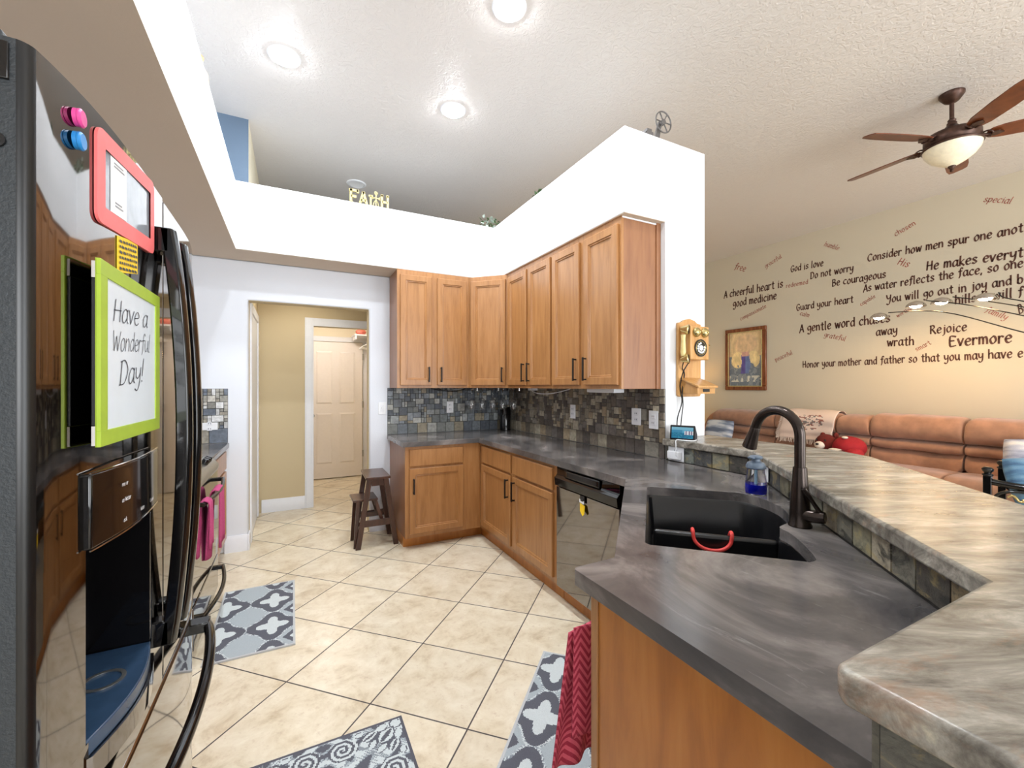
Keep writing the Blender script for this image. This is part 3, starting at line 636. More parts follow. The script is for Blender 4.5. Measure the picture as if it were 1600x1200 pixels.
# countertop with the sink cut out
S0 = Vector((1.0/math.sqrt(2), 1.0/math.sqrt(2))); W0 = Vector((1.0/math.sqrt(2), -1.0/math.sqrt(2)))
def sw(s, w): p = S0*s + W0*w; return (p.x, p.y)
sink_ctrl = [(1.335, 0.02), (1.335, .405), (1.36, .428), (1.43, .434), (1.52, .432), (1.585, .424), (1.622, .412), (1.640, .412), (1.665, .428), (1.70, .452), (1.76, .474), (1.84, .484), (1.92, .480), (1.99, .459), (2.05, .43), (2.09, .395), (2.105, .36), (2.105, .0), (2.09, -.015), (1.35, .0)]
hole = [sw(*p) for p in sink_ctrl]
hole = [tuple(p) for p in catmull([Vector(h).to_3d() for h in hole[1:17]], 3)]
hole = [(p[0], p[1]) for p in hole]+[sw(2.105, .0), sw(2.09, -.015), sw(1.35, -.015), sw(1.335, .0)]
outer = [(.813, YW-.009), (.813, 3.57), (1.488, 3.57), (1.498, 1.666), (.787, .92), (.655, .916), (.645, .906), (.645, .262), (1.085, .262), (2.126, 1.375), (2.126, YW-.009)]
bm = bmesh.new()
def loop(pts):
    vs = [bm.verts.new((x, y, .914)) for x, y in pts]; return [bm.edges.new((vs[i], vs[(i+1) % len(vs)])) for i in range(len(vs))]
ed = loop(outer)+loop(hole)
bmesh.ops.triangle_fill(bm, use_beauty=True, use_dissolve=False, edges=ed)
top = list(bm.faces); r = bmesh.ops.extrude_face_region(bm, geom=top)
for e in r['geom']:
    if isinstance(e, bmesh.types.BMVert): e.co.z -= .04
bmesh.ops.recalc_face_normals(bm, faces=bm.faces)
me = bpy.data.meshes.new('countertop'); bm.to_mesh(me); bm.free(); me.materials.append(M['counter'])
me.polygons.foreach_set('use_smooth', [True]*len(me.polygons)); me.set_sharp_from_angle(angle=R(30))
o = bpy.data.objects.new('countertop', me); COL.objects.link(o)
q = o.modifiers.new('bevel', 'BEVEL'); q.width = .007; q.segments = 3; q.limit_method = 'ANGLE'; q.angle_limit = R(40)
tag(o, 'dark charcoal concrete countertop running round the corner to the sink peninsula', 'countertop')
# sink
t = thing('kitchen_sink', 'black undermount double bowl sink set diagonally in the dark counter', 'sink', (1.36, 1.0, .68))
cx, cy = sum(p[0] for p in hole)/len(hole), sum(p[1] for p in hole)/len(hole)
def sc(k, z, dx=0): return [(cx+(x-cx)*k, cy+(y-cy)*k, z) for x, y in hole]
m = MB(); n = len(hole); v = sc(1.06, .8735)+sc(1.0, .8735)+sc(.985, .866)+sc(.95, .70)+sc(.88, .685)
f = [(k*n+i, k*n+(i+1) % n, (k+1)*n+(i+1) % n, (k+1)*n+i) for k in range(4) for i in range(n)]+[tuple(range(4*n, 5*n))]
m.add(v, f); m.build('bowl', M['sink'], t, smooth=35, solid=.006)
m = MB(sw(1.655, .01)+(0,), (W0.x, W0.y)); 
m.prism_y([(0.0, .69), (.395, .69), (.402, .862), (.0, .862)], -.014, .014); m.build('divider', M['sink'], t, bevel=.012, seg=3)
for s, w in ((1.88, .22), (1.49, .21)):
    x, y = sw(s, w); m = MB(); m.lathe([(.045, .688), (.045, .693), (.03, .694), (.028, .688), (.001, .686)], (x, y, 0), 18); m.build('drain', M['steel'], t)
# red ring over the divider
m = MB(); c0 = Vector(sw(1.655, .205)+(0,)); pts = []
for a in range(13):
    an = PI*a/12; w_ = -.062*math.cos(an); z_ = .874-.058*math.sin(an)**.7; pts.append(c0 + Vector((W0.x, W0.y, 0))*w_ + Vector((0, 0, z_)) - Vector((S0.x, S0.y, 0))*(.021+.012*math.sin(an)))
for sgn, P in ((-1, pts[0]), (1, pts[-1])):
    pass
e0 = [c0+Vector((W0.x, W0.y, 0))*-.060+Vector((0, 0, .845))+Vector((S0.x, S0.y, 0))*.024, c0+Vector((W0.x, W0.y, 0))*-.062+Vector((0, 0, .872))+Vector((S0.x, S0.y, 0))*.006]
e1 = [c0+Vector((W0.x, W0.y, 0))*.062+Vector((0, 0, .872))+Vector((S0.x, S0.y, 0))*.006, c0+Vector((W0.x, W0.y, 0))*.060+Vector((0, 0, .845))+Vector((S0.x, S0.y, 0))*.024]
m.tube(catmull(e0+pts+e1, 3), .0062, 8)
tag(m.build('silicone_strap', M['coral_red']), 'red silicone loop hung over the sink divider', 'strap')

# bar half wall, riser tile and bar top
bar_in = [(2.134, 1.998), (2.134, 1.367), (1.086, .252), (.615, .252)]
bar_out = [(.615, .12), (1.15, .12), (2.27, 1.30), (2.27, 1.998)]
m = MB(); m.prism(bar_in+bar_out, 0, 1.006); wb = struct(m.build('wall_bar', M['grout'], smooth=0))
SL = [rgb(128, 126, 110), rgb(150, 144, 120), rgb(96, 94, 86), rgb(112, 108, 96), rgb(84, 84, 84), rgb(140, 128, 108), rgb(160, 150, 130), rgb(72, 68, 62), rgb(150, 132, 100), rgb(120, 124, 116)]
def tiles(mb, rects, rng, pal, th=.007, gap=.0022, frame=None):
    for x0, z0, x1, z1 in rects:
        c = rng.choice(pal); k = rng.uniform(.8, 1.18); c = tuple(min(1, q*k) for q in c[:3])+(1,); d = th+rng.uniform(-.002, .002); b = .0015
        X0, X1, Z0, Z1 = x0+gap, x1-gap, z0+gap, z1-gap
        v = [(X0, 0, Z0), (X1, 0, Z0), (X1, 0, Z1), (X0, 0, Z1), (X0+b, -d, Z0+b), (X1-b, -d, Z0+b), (X1-b, -d, Z1-b), (X0+b, -d, Z1-b)]
        mb.add(v, [(4, 5, 6, 7), (0, 1, 5, 4), (1, 2, 6, 5), (2, 3, 7, 6), (3, 0, 4, 7)], c)
rt = random.Random(11); riser = MB()
def riser_run(a, b, z0, z1, wmin=.095, wmax=.125, rows=1):
    d = Vector((b[0]-a[0], b[1]-a[1])); L = d.length; riser.o = Vector((a[0], a[1], 0)); riser.ux = (d.x/L, d.y/L)
    for r_ in range(rows):
        x = 0; za, zb = z0+(z1-z0)*r_/rows, z0+(z1-z0)*(r_+1)/rows; R_ = []
        while x < L-.001:
            w = rt.uniform(wmin, wmax); x1 = x+w if L-x-w > .05 else L; R_.append((x, za, min(x1, L), zb)); x = x1
        tiles(riser, R_, rt, SL)
riser_run((2.134, 1.998), (2.134, 1.367), .9145, 1.006); riser_run((2.134, 1.367), (1.086, .252), .9145, 1.006); riser_run((1.086, .252), (.615, .252), .9145, 1.006)
riser_run((.615, .252), (.615, .12), 0, 1.006, .13, .132, 5)
riser.build('slate_tile', M['slate_rough'], wb, smooth=20)
bt = [(2.094, 1.995), (2.12, 1.41), (1.064, .285), (.59, .285), (.578, .273), (.572, -.18), (1.25, -.18), (2.44, 1.03), (2.52, 1.2), (2.53, 1.995)]
m = MB(); m.prism(bt, 1.007, 1.05); o = m.build('bar_top', M['bar'], smooth=30, bevel=.008, seg=3); tag(o, 'raised grey marbled bar top angled round the sink counter', 'bar top')

# mosaic backsplashes
def mosaic(W, H, u, rng, bottom):
    """packs rectangles of unit cells; bottom = height of the large tile course"""
    R_ = []; x = 0
    while x < W-.001:
        w = rng.uniform(.092, .105); x1 = x+w if W-x-w > .05 else W; R_.append((x, 0, min(x1, W), bottom)); x = x1
    nx, nz = int(round(W/u)), int(round((H-bottom)/u)); ux, uz = W/nx, (H-bottom)/nz; used = [[False]*nz for _ in range(nx)]
    shapes = [(1, 1), (1, 1), (1, 1), (2, 2), (2, 2), (2, 3), (3, 2), (1, 2), (2, 1), (3, 3), (2, 2), (1, 2)]
    for j in range(nz):
        for i in range(nx):
            if used[i][j]: continue
            rng.shuffle(shapes)
            for a, b in shapes+[(1, 1)]:
                if i+a <= nx and j+b <= nz and all(not used[p][q] for p in range(i, i+a) for q in range(j, j+b)):
                    for p in range(i, i+a):
                        for q in range(j, j+b): used[p][q] = True
                    R_.append((i*ux, bottom+j*uz, (i+a)*ux, bottom+(j+b)*uz)); break
    return R_
GREY = [rgb(136, 142, 148), rgb(116, 122, 128), rgb(156, 160, 160), rgb(94, 100, 108), rgb(172, 172, 166), rgb(128, 130, 126), rgb(150, 140, 120), rgb(108, 112, 112), rgb(84, 90, 98)]  # slate tones shifted bluer and lighter: back wall lighting put into the colour
BROWN = [rgb(140, 130, 112), rgb(112, 102, 90), rgb(156, 146, 128), rgb(96, 86, 76), rgb(128, 122, 112), rgb(170, 160, 140), rgb(110, 102, 96), rgb(146, 130, 106), rgb(88, 80, 74)]  # slate tones shifted brown: right wall lighting put into the colour
LIGHT = [rgb(160, 158, 150), rgb(184, 180, 172), rgb(136, 134, 128), rgb(206, 206, 206), rgb(150, 144, 132), rgb(108, 116, 128)]  # slate tones raised: brightness from the ceiling lamps put into the colour
def splash(wall, o, ux, W, H, pal, seed, bottom=.1, u=.0275):
    m = MB(o, ux); m.box(0, W, .0008, .003, 0, H, None); m.c = [rgb(52, 50, 48)]*len(m.c); m.o.x -= 0
    rng = random.Random(seed); tiles(m, mosaic(W, H, u, rng, bottom), rng, pal, .006, .0015)
    for i, p in enumerate(m.v): pass
    return m.build('slate_mosaic', M['slate'], wall, smooth=20)
splash(wall_back, (.816, YW-.0035, .9145), (1, 0), XW-.816, .450, GREY, 3)
splash(wall_right, (XW-.0035, YW-.01, .9145), (0, -1), YW-.01-2.05, .450, BROWN, 4)
splash(wall_right, (XW-.0035, 2.05, .9145), (0, -1), .048, .450, BROWN, 8, .1, .048)
splash(wall_back, (-1.095, YW-.0035, .9145), (1, 0), 1.095-.476, .447, LIGHT, 6, .12, .028)
# ================================================================== FRIDGE AND RANGE SIDE
FY0, FY1, FM = .70, 1.61, 1.155
def fx(y):
    e = min(y-FY0, FY1-y); r = .012; k = r-math.sqrt(max(0, r*r-(r-e)**2)) if e < r else 0
    return -.247-.027*((y-FM)/.455)**4-k
def curved(mb, y0, y1, z0, z1, back=-.345, off=0.0, n=12):
    ys = [y0+(y1-y0)*i/n for i in range(n+1)]
    if abs(y0-FY0) < 1e-4: ys = [y0+.0002, y0+.001, y0+.0025, y0+.005, y0+.008, y0+.0118]+[y for y in ys if y > y0+.02]
    if abs(y1-FY1) < 1e-4: ys = [y for y in ys if y < y1-.02]+[y1-.0118, y1-.008, y1-.005, y1-.0025, y1-.001, y1-.0002]
    mb.prism([(fx(y)+off, y) for y in ys]+[(back, y1), (back, y0)], z0, z1)
M['door_edge'] = plain('dark satin door edge', rgb(9, 9, 11), .3)
fr = thing('refrigerator', 'mirror black french door refrigerator with a water dispenser', 'refrigerator', (-.7, 1.155, 0))
m = MB(); m.box(-1.06, -.352, FY0+.004, FY1-.004, .02, 1.765); m.build('body', M['black_side'], fr, bevel=.006)
m = MB(); m.box(-1.0, -.37, FY0+.02, FY1-.02, 0, .02); m.box(-.36, -.33, FY0+.01, FY1-.01, .015, .085); m.build('base_grille', M['black_plastic'], fr)
for y0, y1 in ((FY0+.012, FY0+.14), (FY1-.14, FY1-.012)):
    m = MB(); m.box(-.52, -.30, y0, y1, 1.7655, 1.80); m.lathe([(.02, 1.80), (.018, 1.806), (.001, 1.807)], (-.33, (y0+y1)/2, 0), 12); m.build('hinge_cover', M['black_side'], fr, bevel=.004)
CZ0, CZ1, CY0, CY1 = .882, 1.158, .803, 1.075
m = MB(); curved(m, FY0, 1.1525, .757, CZ0); curved(m, FY0, CY0, CZ0, CZ1, n=3); curved(m, CY1, 1.1525, CZ0, CZ1, n=3); curved(m, FY0, 1.1525, CZ1, 1.785)
nd = m.build('door', [M['gloss_black'], M['door_edge'], M['black_side']], fr, smooth=25)
for pl in nd.data.polygons:
    if pl.center.y < FY0-1.155+.0122: pl.material_index = 2 if pl.normal.y < -.98 and pl.center.y < FY0-1.155+.0008 else 1
m = MB(); curved(m, 1.1575, FY1, .757, 1.785); fd = m.build('door', M['gloss_black'], fr, smooth=25, bevel=.006)
m = MB(); curved(m, FY0, FY1, .10, .745, n=20); dr = m.build('freezer_drawer', M['gloss_black'], fr, smooth=25, bevel=.006)
# dispenser
m = MB(); m.box(-.352, -.344, CY0, CY1, CZ0, CZ1); m.box(-.345, fx(CY0)-.002, CY0-.001, CY0+.004, CZ0, CZ1); m.box(-.345, fx(CY1)-.002, CY1-.004, CY1+.001, CZ0, CZ1); m.box(-.345, fx(CY0)-.002, CY0, CY1, CZ1-.006, CZ1)
m.lathe([(.012, CZ1-.03), (.016, CZ1)], (-.30, .93, 0), 10); m.build('dispenser_recess', M['black_gloss_plastic'], nd, smooth=30)
m = MB(); ys = [CY0+.006+(CY1-CY0-.012)*i/12 for i in range(13)]
m.prism([(fx(y)+.018*math.sin(PI*i/12), y) for i, y in enumerate(ys)]+[(-.343, CY1-.006), (-.343, CY0+.006)], CZ0-.02, CZ0+.004); m.build('drip_tray', M['tray'], nd, bevel=.002)
m = MB(); m.prism([(fx(y)+.005+.018*math.sin(PI*i/12), y) for i, y in enumerate(ys)]+[(-.26, CY1), (-.26, CY0)], CZ0-.055, CZ0-.0205); m.build('tray_lip', M['gloss_black'], nd, smooth=25)
m = MB(); m.lathe([(.03, CZ0+.0045), (.03, CZ0+.006), (.024, CZ0+.006), (.024, CZ0+.0045)], (-.285, .96, 0), 20, caps=False); m.build('grille_ring', M['steel'], nd)
m = MB(); ys = [.798+(1.082-.798)*i/14 for i in range(15)]
def px_(y): return fx(y)+.008+.008*math.sin(PI*(y-.798)/.284)
m.prism([(px_(y), y) for y in ys]+[(-.275, 1.082), (-.275, .798)], 1.156, 1.262); pn = m.build('control_panel', M['black_gloss_plastic'], nd, smooth=25, bevel=.003)
m = MB()
for y0, y1, z in ((.798, 1.082, 1.2625), (.798, 1.082, 1.1545)):
    m.tube([(px_(y0+(y1-y0)*i/14)-.001, y0+(y1-y0)*i/14, z) for i in range(15)], .0014, 6)
m.build('chrome_edge', M['chrome'], pn)
for s, y, z in (('Freezer', .87, 1.228), ('Ice Water', .87, 1.203), ('Lock', .875, 1.171), ('Water', .945, 1.171), ('Crushed', 1.005, 1.171)):
    m = MB(); h = .0042
    pen_text(m, s, lambda a, b: (px_(min(1.08, y+a*h))+.0008, y+a*h, z+b*h), .16, .2, k=2); m.build('lettering', M['white_plastic'], pn, smooth=None)
# handles
def bowed(y, z0, z1, door, side):
    m = MB(); n = 18; pr = []
    for i in range(n+1):
        t = i/n; z = z0+(z1-z0)*t; X = -.226+.027*math.sin(PI*t)**.8
        pr.append((X, y, z))
    v = []; f = []
    for X, yy, z in pr:
        v += [(X-.013, yy-.017, z), (X+.008, yy-.017, z), (X+.013, yy-.006, z), (X+.013, yy+.006, z), (X+.008, yy+.017, z), (X-.013, yy+.017, z)]
    for i in range(n):
        for j in range(6): f.append((6*i+j, 6*i+(j+1) % 6, 6*i+6+(j+1) % 6, 6*i+6+j))
    f += [(5, 4, 3, 2, 1, 0), tuple(6*n+j for j in range(6))]
    m.add(v, f)
    for za, zb in ((z0, z0+.05), (z1-.05, z1)): m.box(-.252, -.222, y-.017, y+.017, za, zb)
    m.build('handle', M['black_gloss_plastic'], door, bevel=.003, smooth=35)
bowed(1.105, .86, 1.705, nd, -1); bowed(1.205, .86, 1.705, fd, 1)
m = MB(); n = 18; pts = [(-.222+.042*math.sin(PI*i/n)**.7, .80+(1.51-.80)*i/n, .70) for i in range(n+1)]
m.tube(pts, .013, 8, flat=1.0); m.box(-.262, -.212, .795, .84, .686, .714); m.box(-.262, -.212, 1.475, 1.52, .686, .714); m.build('handle', M['black_gloss_plastic'], dr, bevel=.003)
m = MB(); m.add([(fx(y)+.0012, y, z) for y, z in ((.895, 1.625), (.985, 1.640), (.985, 1.584), (.895, 1.566))], [(0, 1, 2, 3)]); yl = m.build('warning_sticker', M['yellow'], nd, smooth=None, solid=.001)
m = MB()
for k in range(6):
    z = 1.621-.0088*k
    rw = random.Random(k); y = .901
    while y < .976:
        w = rw.uniform(.004, .012); m.add([(fx(y)+.0026, y, z+(y-.9)*.15), (fx(y)+.0026, min(y+w, .98), z+(y-.9)*.15), (fx(y)+.0026, min(y+w, .98), z-.004+(y-.9)*.15), (fx(y)+.0026, y, z-.004+(y-.9)*.15)], [(0, 1, 2, 3)]); y += w+.003
m.build('small_print', M['ink'], yl, smooth=None)
m = MB(); m.box(-.345, -.2885, FY0-.004, FY0+.0001, 1.735, 1.778); m.build('hinge_bracket', M['black_plastic'], nd, bevel=.001)
m = MB(); m.box(-.325, -.297, FY0-.0055, FY0-.0041, 1.752, 1.758); m.build('bracket_screw', M['steel'], nd)
m = MB(); m.lathe([(.009, FY0-.003), (.009, FY0+.0001)], (-.30, 0, 1.665), 16, 'y'); m.build('plug', M['black_plastic'], nd)
# magnets on the near door
for nm, mt, z, lab in (('pink', 'pink', 1.745, 'round-ended pink plastic magnet at the top of the fridge door'), ('blue', 'blue', 1.714, 'round-ended blue plastic magnet just below the pink one on the fridge')):
    m = MB(); y = .778; X = fx(y)
    for a, b, r0 in ((0, .0045, .0115), (.005, .009, .012)):
        pr = [(r0, a), (r0, b-.002), (r0-.002, b), (.001, b)] if a else [(r0, a), (r0, b)]
        m.lathe(pr, (X+.0005, y, z), 20, 'x')
    tag(m.build('magnet', M[mt], smooth=35), lab, 'magnet', 'magnets on the fridge')
t = thing('magnetic_photo_frame', 'coral red magnetic photo frame holding a white card on the fridge', 'frame', (fx(.94), .94, 1.69))
def onf(y, z, off): return (fx(y)+off, y, z)
Y0, Y1 = .822, 1.074; Z0, Z1, sk = 1.622, 1.762, .02
def skew(y, z): return z+(y-.81)*sk/.25
def rrect(y0, y1, z0, z1, r, k=5):
    o = []
    for cy, cz, a0 in ((y1-r, z1-r, 0), (y0+r, z1-r, 90), (y0+r, z0+r, 180), (y1-r, z0+r, 270)):
        for i in range(k+1): a = R(a0+90*i/k); o.append((cy+r*math.cos(a), cz+r*math.sin(a)))
    return o
A = rrect(Y0, Y1, Z0, Z1, .016); B = rrect(Y0+.024, Y1-.024, Z0+.026, Z1-.026, .003)
m = MB(); n = len(A); v = [onf(y, skew(y, z), .0045) for y, z in A]+[onf(y, skew(y, z), .0045) for y, z in B]+[onf(y, skew(y, z), .0008) for y, z in A]
m.add(v, [(i, (i+1) % n, n+(i+1) % n, n+i) for i in range(n)]+[(i, (i+1) % n, 2*n+(i+1) % n, 2*n+i) for i in range(n)]); m.build('rim', M['coral'], t, smooth=25)
m = MB(); m.grid(lambda u, v: onf(Y0+.022+(Y1-Y0-.044)*u, skew(Y0+.02+.21*u, Z0+.024+(Z1-Z0-.048)*v), .0015), 8, 1); m.build('clear_window', plain('pale glossy film', rgb(150, 156, 164), .1), t, smooth=None)
m = MB(); m.grid(lambda u, v: onf(.868+.062*u, skew(.86+.06*u, 1.650+.086*v), .0022), 4, 1); cd = m.build('card', M['paper'], t, smooth=None)
m = MB()
for k, (y0, y1, z) in enumerate(((.88, .915, 1.727), (.88, .92, 1.722), (.884, .91, 1.666), (.884, .915, 1.661))): m.add([onf(y0, skew(y0, z), .0026), onf(y1, skew(y1, z), .0026), onf(y1, skew(y1, z+.0025), .0026), onf(y0, skew(y0, z+.0025), .0026)], [(0, 1, 2, 3)])
m.build('printed_lines', plain('grey print', rgb(150, 150, 156), .6), cd, smooth=None)
# whiteboard organiser
t = thing('magnetic_whiteboard', 'lime green framed whiteboard with a handwritten greeting on the fridge door', 'whiteboard', (-.24, .87, 1.42))
BX, BY0, BY1, BZ0, BZ1 = -.236, .787, 1.083, 1.300, 1.562
m = MB(); m.box(BX-.005, BX, BY0, BY1, BZ0, BZ0+.022); m.box(BX-.005, BX, BY0, BY1, BZ1-.022, BZ1); m.box(BX-.005, BX, BY0, BY0+.026, BZ0+.022, BZ1-.022); m.box(BX-.005, BX, BY1-.026, BY1, BZ0+.022, BZ1-.022); m.box(BX-.006, BX-.0052, BY0, BY1, BZ0, BZ1)
m.build('frame', M['lime'], t, bevel=.002)
m = MB(); m.box(BX-.0048, BX-.002, BY0+.025, BY1-.025, BZ0+.021, BZ1-.021); wbd = m.build('board', M['whiteboard'], t)
m = MB(); m.box(-.2465, BX-.0062, BY0+.003, BY1-.03, BZ0+.03, BZ1-.028); m.build('holder', M['black_plastic'], t)
for z0, z1 in ((BZ0+.002, BZ0+.029), (BZ1-.027, BZ1-.004)): m = MB(); m.box(-.2465, BX-.0062, BY0+.002, BY1-.03, z0, z1); m.build('holder_clip', M['chrome'], t)
for s, y, z, h, wk in (('Have a', .836, 1.482, .022, .0355), ('Wonderful', .833, 1.437, .020, .0262), ("Day!", .862, 1.386, .025, .039)):
    m = MB(); pen_text(m, s, lambda a, b: (BX-.0012, y+a*wk, z+b*h+.06*a*wk), .055, .085, k=4, slant=.15, track=.02); m.build('handwriting', M['ink'], wbd, smooth=None)

# left counter run, range and oven
t = thing('base_cabinet', 'narrow base cabinet in the far left corner past the range', 'cabinet', (-.75, 3.83, 0), group='base cabinets')
m = MB(); m.box(-1.095, -.50, 3.428, YW-.02, .10, .873); m.build('body', M['maple_side'], t); m = MB(); m.box(-1.09, -.56, 3.43, YW-.02, 0, .0995); m.build('toe_kick', M['maple_panel'], t)
cab_door(t, (-.50, 3.45, .135), (0, 1), .74, .551, None); cab_door(t, (-.50, 3.45, .704), (0, 1), .74, .145, None, 'drawer')
m = MB(); m.box(-1.095, -.466, 3.424, YW-.009, .874, .914); tag(m.build('countertop', M['counter'], bevel=.006), 'short dark countertop in the far left corner beyond the range', 'countertop')
t = thing('base_cabinet', 'narrow base cabinet between the fridge and the range', 'cabinet', (-.75, 2.13, 0), group='base cabinets')
m = MB(); m.box(-1.095, -.50, 1.66, 2.612, .10, .873); m.build('body', M['maple_side'], t); m = MB(); m.box(-1.09, -.56, 1.66, 2.612, 0, .0995); m.build('toe_kick', M['maple_panel'], t)
for y in (1.67, 2.15): cab_door(t, (-.50, y, .135), (0, 1), .44, .551, None); cab_door(t, (-.50, y, .704), (0, 1), .44, .145, None, 'drawer')
m = MB(); m.box(-1.095, -.466, 1.64, 2.612, .874, .914); tag(m.build('countertop', M['counter'], bevel=.006), 'dark countertop between the fridge and the range', 'countertop')
rg = thing('range', 'black and steel range with knobs on its sloped front, pink towels on the handle', 'range', (-.76, 3.02, 0))
RY0, RY1 = 2.618, 3.418
m = MB(); m.box(-1.09, -.475, RY0, RY1, .03, .905); m.box(-1.05, -.55, RY0+.03, RY1-.03, 0, .03); m.build('body', M['black_plastic'], rg)
m = MB(); m.box(-1.09, -.52, RY0, RY1, .9055, .922); m.build('cooktop', M['black_gloss_plastic'], rg, bevel=.003)
m = MB(); m.prism([(-.53, RY0), (-.53, RY1), (-.475, RY1), (-.475, RY0)], .905, .906)
m = MB((0, 0, 0)); pr = [(-.519, .922), (-.462, .905), (-.435, .868), (-.435, .845), (-.474, .845), (-.519, .905)]
n = len(pr); m.add([(x, RY0, z) for x, z in pr]+[(x, RY1, z) for x, z in pr], [tuple(range(n)), tuple(range(2*n-1, n-1, -1))]+[(i, i+n, (i+1) % n+n, (i+1) % n) for i in range(n)]); m.build('control_strip', M['steel'], rg)
for y in (2.72, 2.82, 2.93, 3.17, 3.225, 3.28):
    m = MB(); c = Vector((-.478, y, .912)); nrm = Vector((.42, 0, .9)).normalized(); m.tube([c, c+nrm*.012, c+nrm*.03], [.021, .021, .017], 12); m.build('knob', M['black_plastic'], rg, bevel=.002)
m = MB(); m.box(-.474, -.44, RY0+.004, RY1-.004, .285, .84); m.build('oven_door', M['gloss_black'], rg, bevel=.004)
m = MB(); m.box(-.474, -.438, RY0+.004, RY1-.004, .06, .275); rd = m.build('storage_drawer', M['gloss_black'], rg, bevel=.004)
def bar_handle(z, bow, par, mat, y0=RY0+.05, y1=RY1-.03):
    m = MB(); n = 14; m.tube([(-.408+bow*math.sin(PI*i/n), y0+(y1-y0)*i/n, z) for i in range(n+1)], .012, 8)
    for y in (y0+.02, y1-.02): m.box(-.44, -.402, y-.014, y+.014, z-.011, z+.011)
    m.build('handle', mat, par, bevel=.002)
bar_handle(.775, .03, rg, M['black_plastic']); bar_handle(.20, .04, rd, M['black_gloss_plastic'])
# towels
def towel(name_label, x, y0, y1, ztop, zf, zb, mat, group, dirx=(0, -1), fold=3, amp=.012, flare=.3):
    """hangs over a bar: the front half faces the viewer's side; local x along the bar"""
    m = MB((x, y1, 0), dirx); W = y1-y0
    prof = [(0.022, zb)]+[(0.022, zb+(ztop-.02-zb)*k/6) for k in range(1, 7)]+[(.016, ztop-.004), (0.0, ztop+.004), (-.016, ztop-.004)]+[(-.022, ztop-.02-(ztop-.02-zf)*k/12) for k in range(13)]
    n = len(prof)
    def fn(u, v):
        i = v*(n-1); a = int(min(i, n-2)); b = i-a; y = prof[a][0]*(1-b)+prof[a+1][0]*b; z = prof[a][1]*(1-b)+prof[a+1][1]*b
        hang = max(0, (ztop-z))/(ztop-zf); k = 1+flare*hang
        yy = y + (amp*math.sin(u*PI*fold)*min(1, hang*2.5))*(-1 if y < 0 else .4)
        return (W/2+(u-.5)*W*k, yy-(.018*hang if y < 0 else 0), z+.012*math.sin(u*7)*hang)
    m.grid(fn, 24, n-1); o = m.build('hand_towel', mat, smooth=60, solid=.006); tag(o, name_label, 'towel', group); return o
M['pink_rib'] = M['pink_towel']
towel('bright pink towel at the far end of the oven handle', -.392, 2.94, 3.10, .788, .40, .46, M['pink_towel'], 'towels on the oven handle')
towel('pink towel half hidden by the fridge, nearer end of the oven handle', -.404, 2.685, 2.775, .788, .50, .54, M['pink_towel'], 'towels on the oven handle')
def m_chev():
    n = NT('rose chevron terry'); tc = n.n('ShaderNodeTexCoord'); sp = n.n('ShaderNodeSeparateXYZ'); n.l(tc.outputs['Object'], sp.inputs[0])
    a = n.math('ADD', sp.outputs[0], sp.outputs[1]); zz = n.math('PINGPONG', n.math('MULTIPLY', a, 1.0), .03); b = n.math('ADD', sp.outputs[2], n.math('MULTIPLY', zz, 1.4))
    w = n.math('FRACT', n.math('MULTIPLY', b, 42)); s = n.math('LESS_THAN', w, .5)
    f = n.noise(n.pos(), 300, 3); col = n.mix(s, rgb(214, 92, 112), rgb(166, 44, 68)); n.bump(n.math('ADD', s, f), .6, .004); return n.set(col, .95)
M['chevron'] = m_chev()
# towel on the peninsula front
t_ = towel('rose red chevron towel hanging at the end of the sink peninsula', .70, -.93, -.9, .74, .34, .45, M['chevron'], None)
bpy.data.objects.remove(t_)
m = MB((.775, .925, 0), (-1, 0))
def fn(u, v):
    z = .742-.41*v-.02*u; out = .028+.05*v+.012*math.sin(u*PI*3+.6)*v
    return (.012+(u-.1)*(.115+.03*v), -out, z)
m.grid(fn, 16, 22); m.grid(lambda u, v: (.02+u*.09, -.012-.01*v, .742-.30*v), 8, 14)
tag(m.build('hand_towel', M['chevron'], smooth=60, solid=.006), 'rose red chevron towel hanging at the end of the sink peninsula', 'towel')
m = MB((.79, .885, 0), (-1, 0)); m.tube([(.0, -.0, .745), (.0, -.018, .745), (.09, -.018, .745), (.09, -.0, .745)], .005, 8); tag(m.build('towel_bar', M['matte_black']), 'small black towel bar on the peninsula front, holding the rose towel', 'towel bar')

# ================================================================== FLOOR ITEMS
DG, LG, GR, MIDG = rgb(92, 94, 104), rgb(206, 214, 216), rgb(172, 182, 188), rgb(140, 148, 156)
def quatre(x, y, rx, ry):
    a, b = x/rx, y/ry; r = math.hypot(a, b); th = math.atan2(b, a); return r, r/(1+.16*math.cos(4*th)), r/(1+.34*math.cos(4*th))
def trellis(x, y, px, py, x0, y0, rng):
    """x across from the edge, y along; columns at x0 + k*px"""
    best = None
    for kx in (0,):
        cx = x0+round((x-x0)/px)*px; cy = y0+round((y-y0)/py)*py
        r, q, s = quatre(x-cx, y-cy, px*.47, py*.47)
        if s < .50: return LG
        if q < .90: return DG
        if q < .98: return MIDG if rng.random() < .4 else LG
    cx = x0-px/2+round((x-x0+px/2)/(2*px))*2*px; cy = y0+py/2+round((y-y0-py/2)/py)*py
    r = abs(x-cx)/(px*.30)+abs(y-cy)/(py*.30)
    if r < .55: return LG
    if r < 1.0: return DG
    return GR
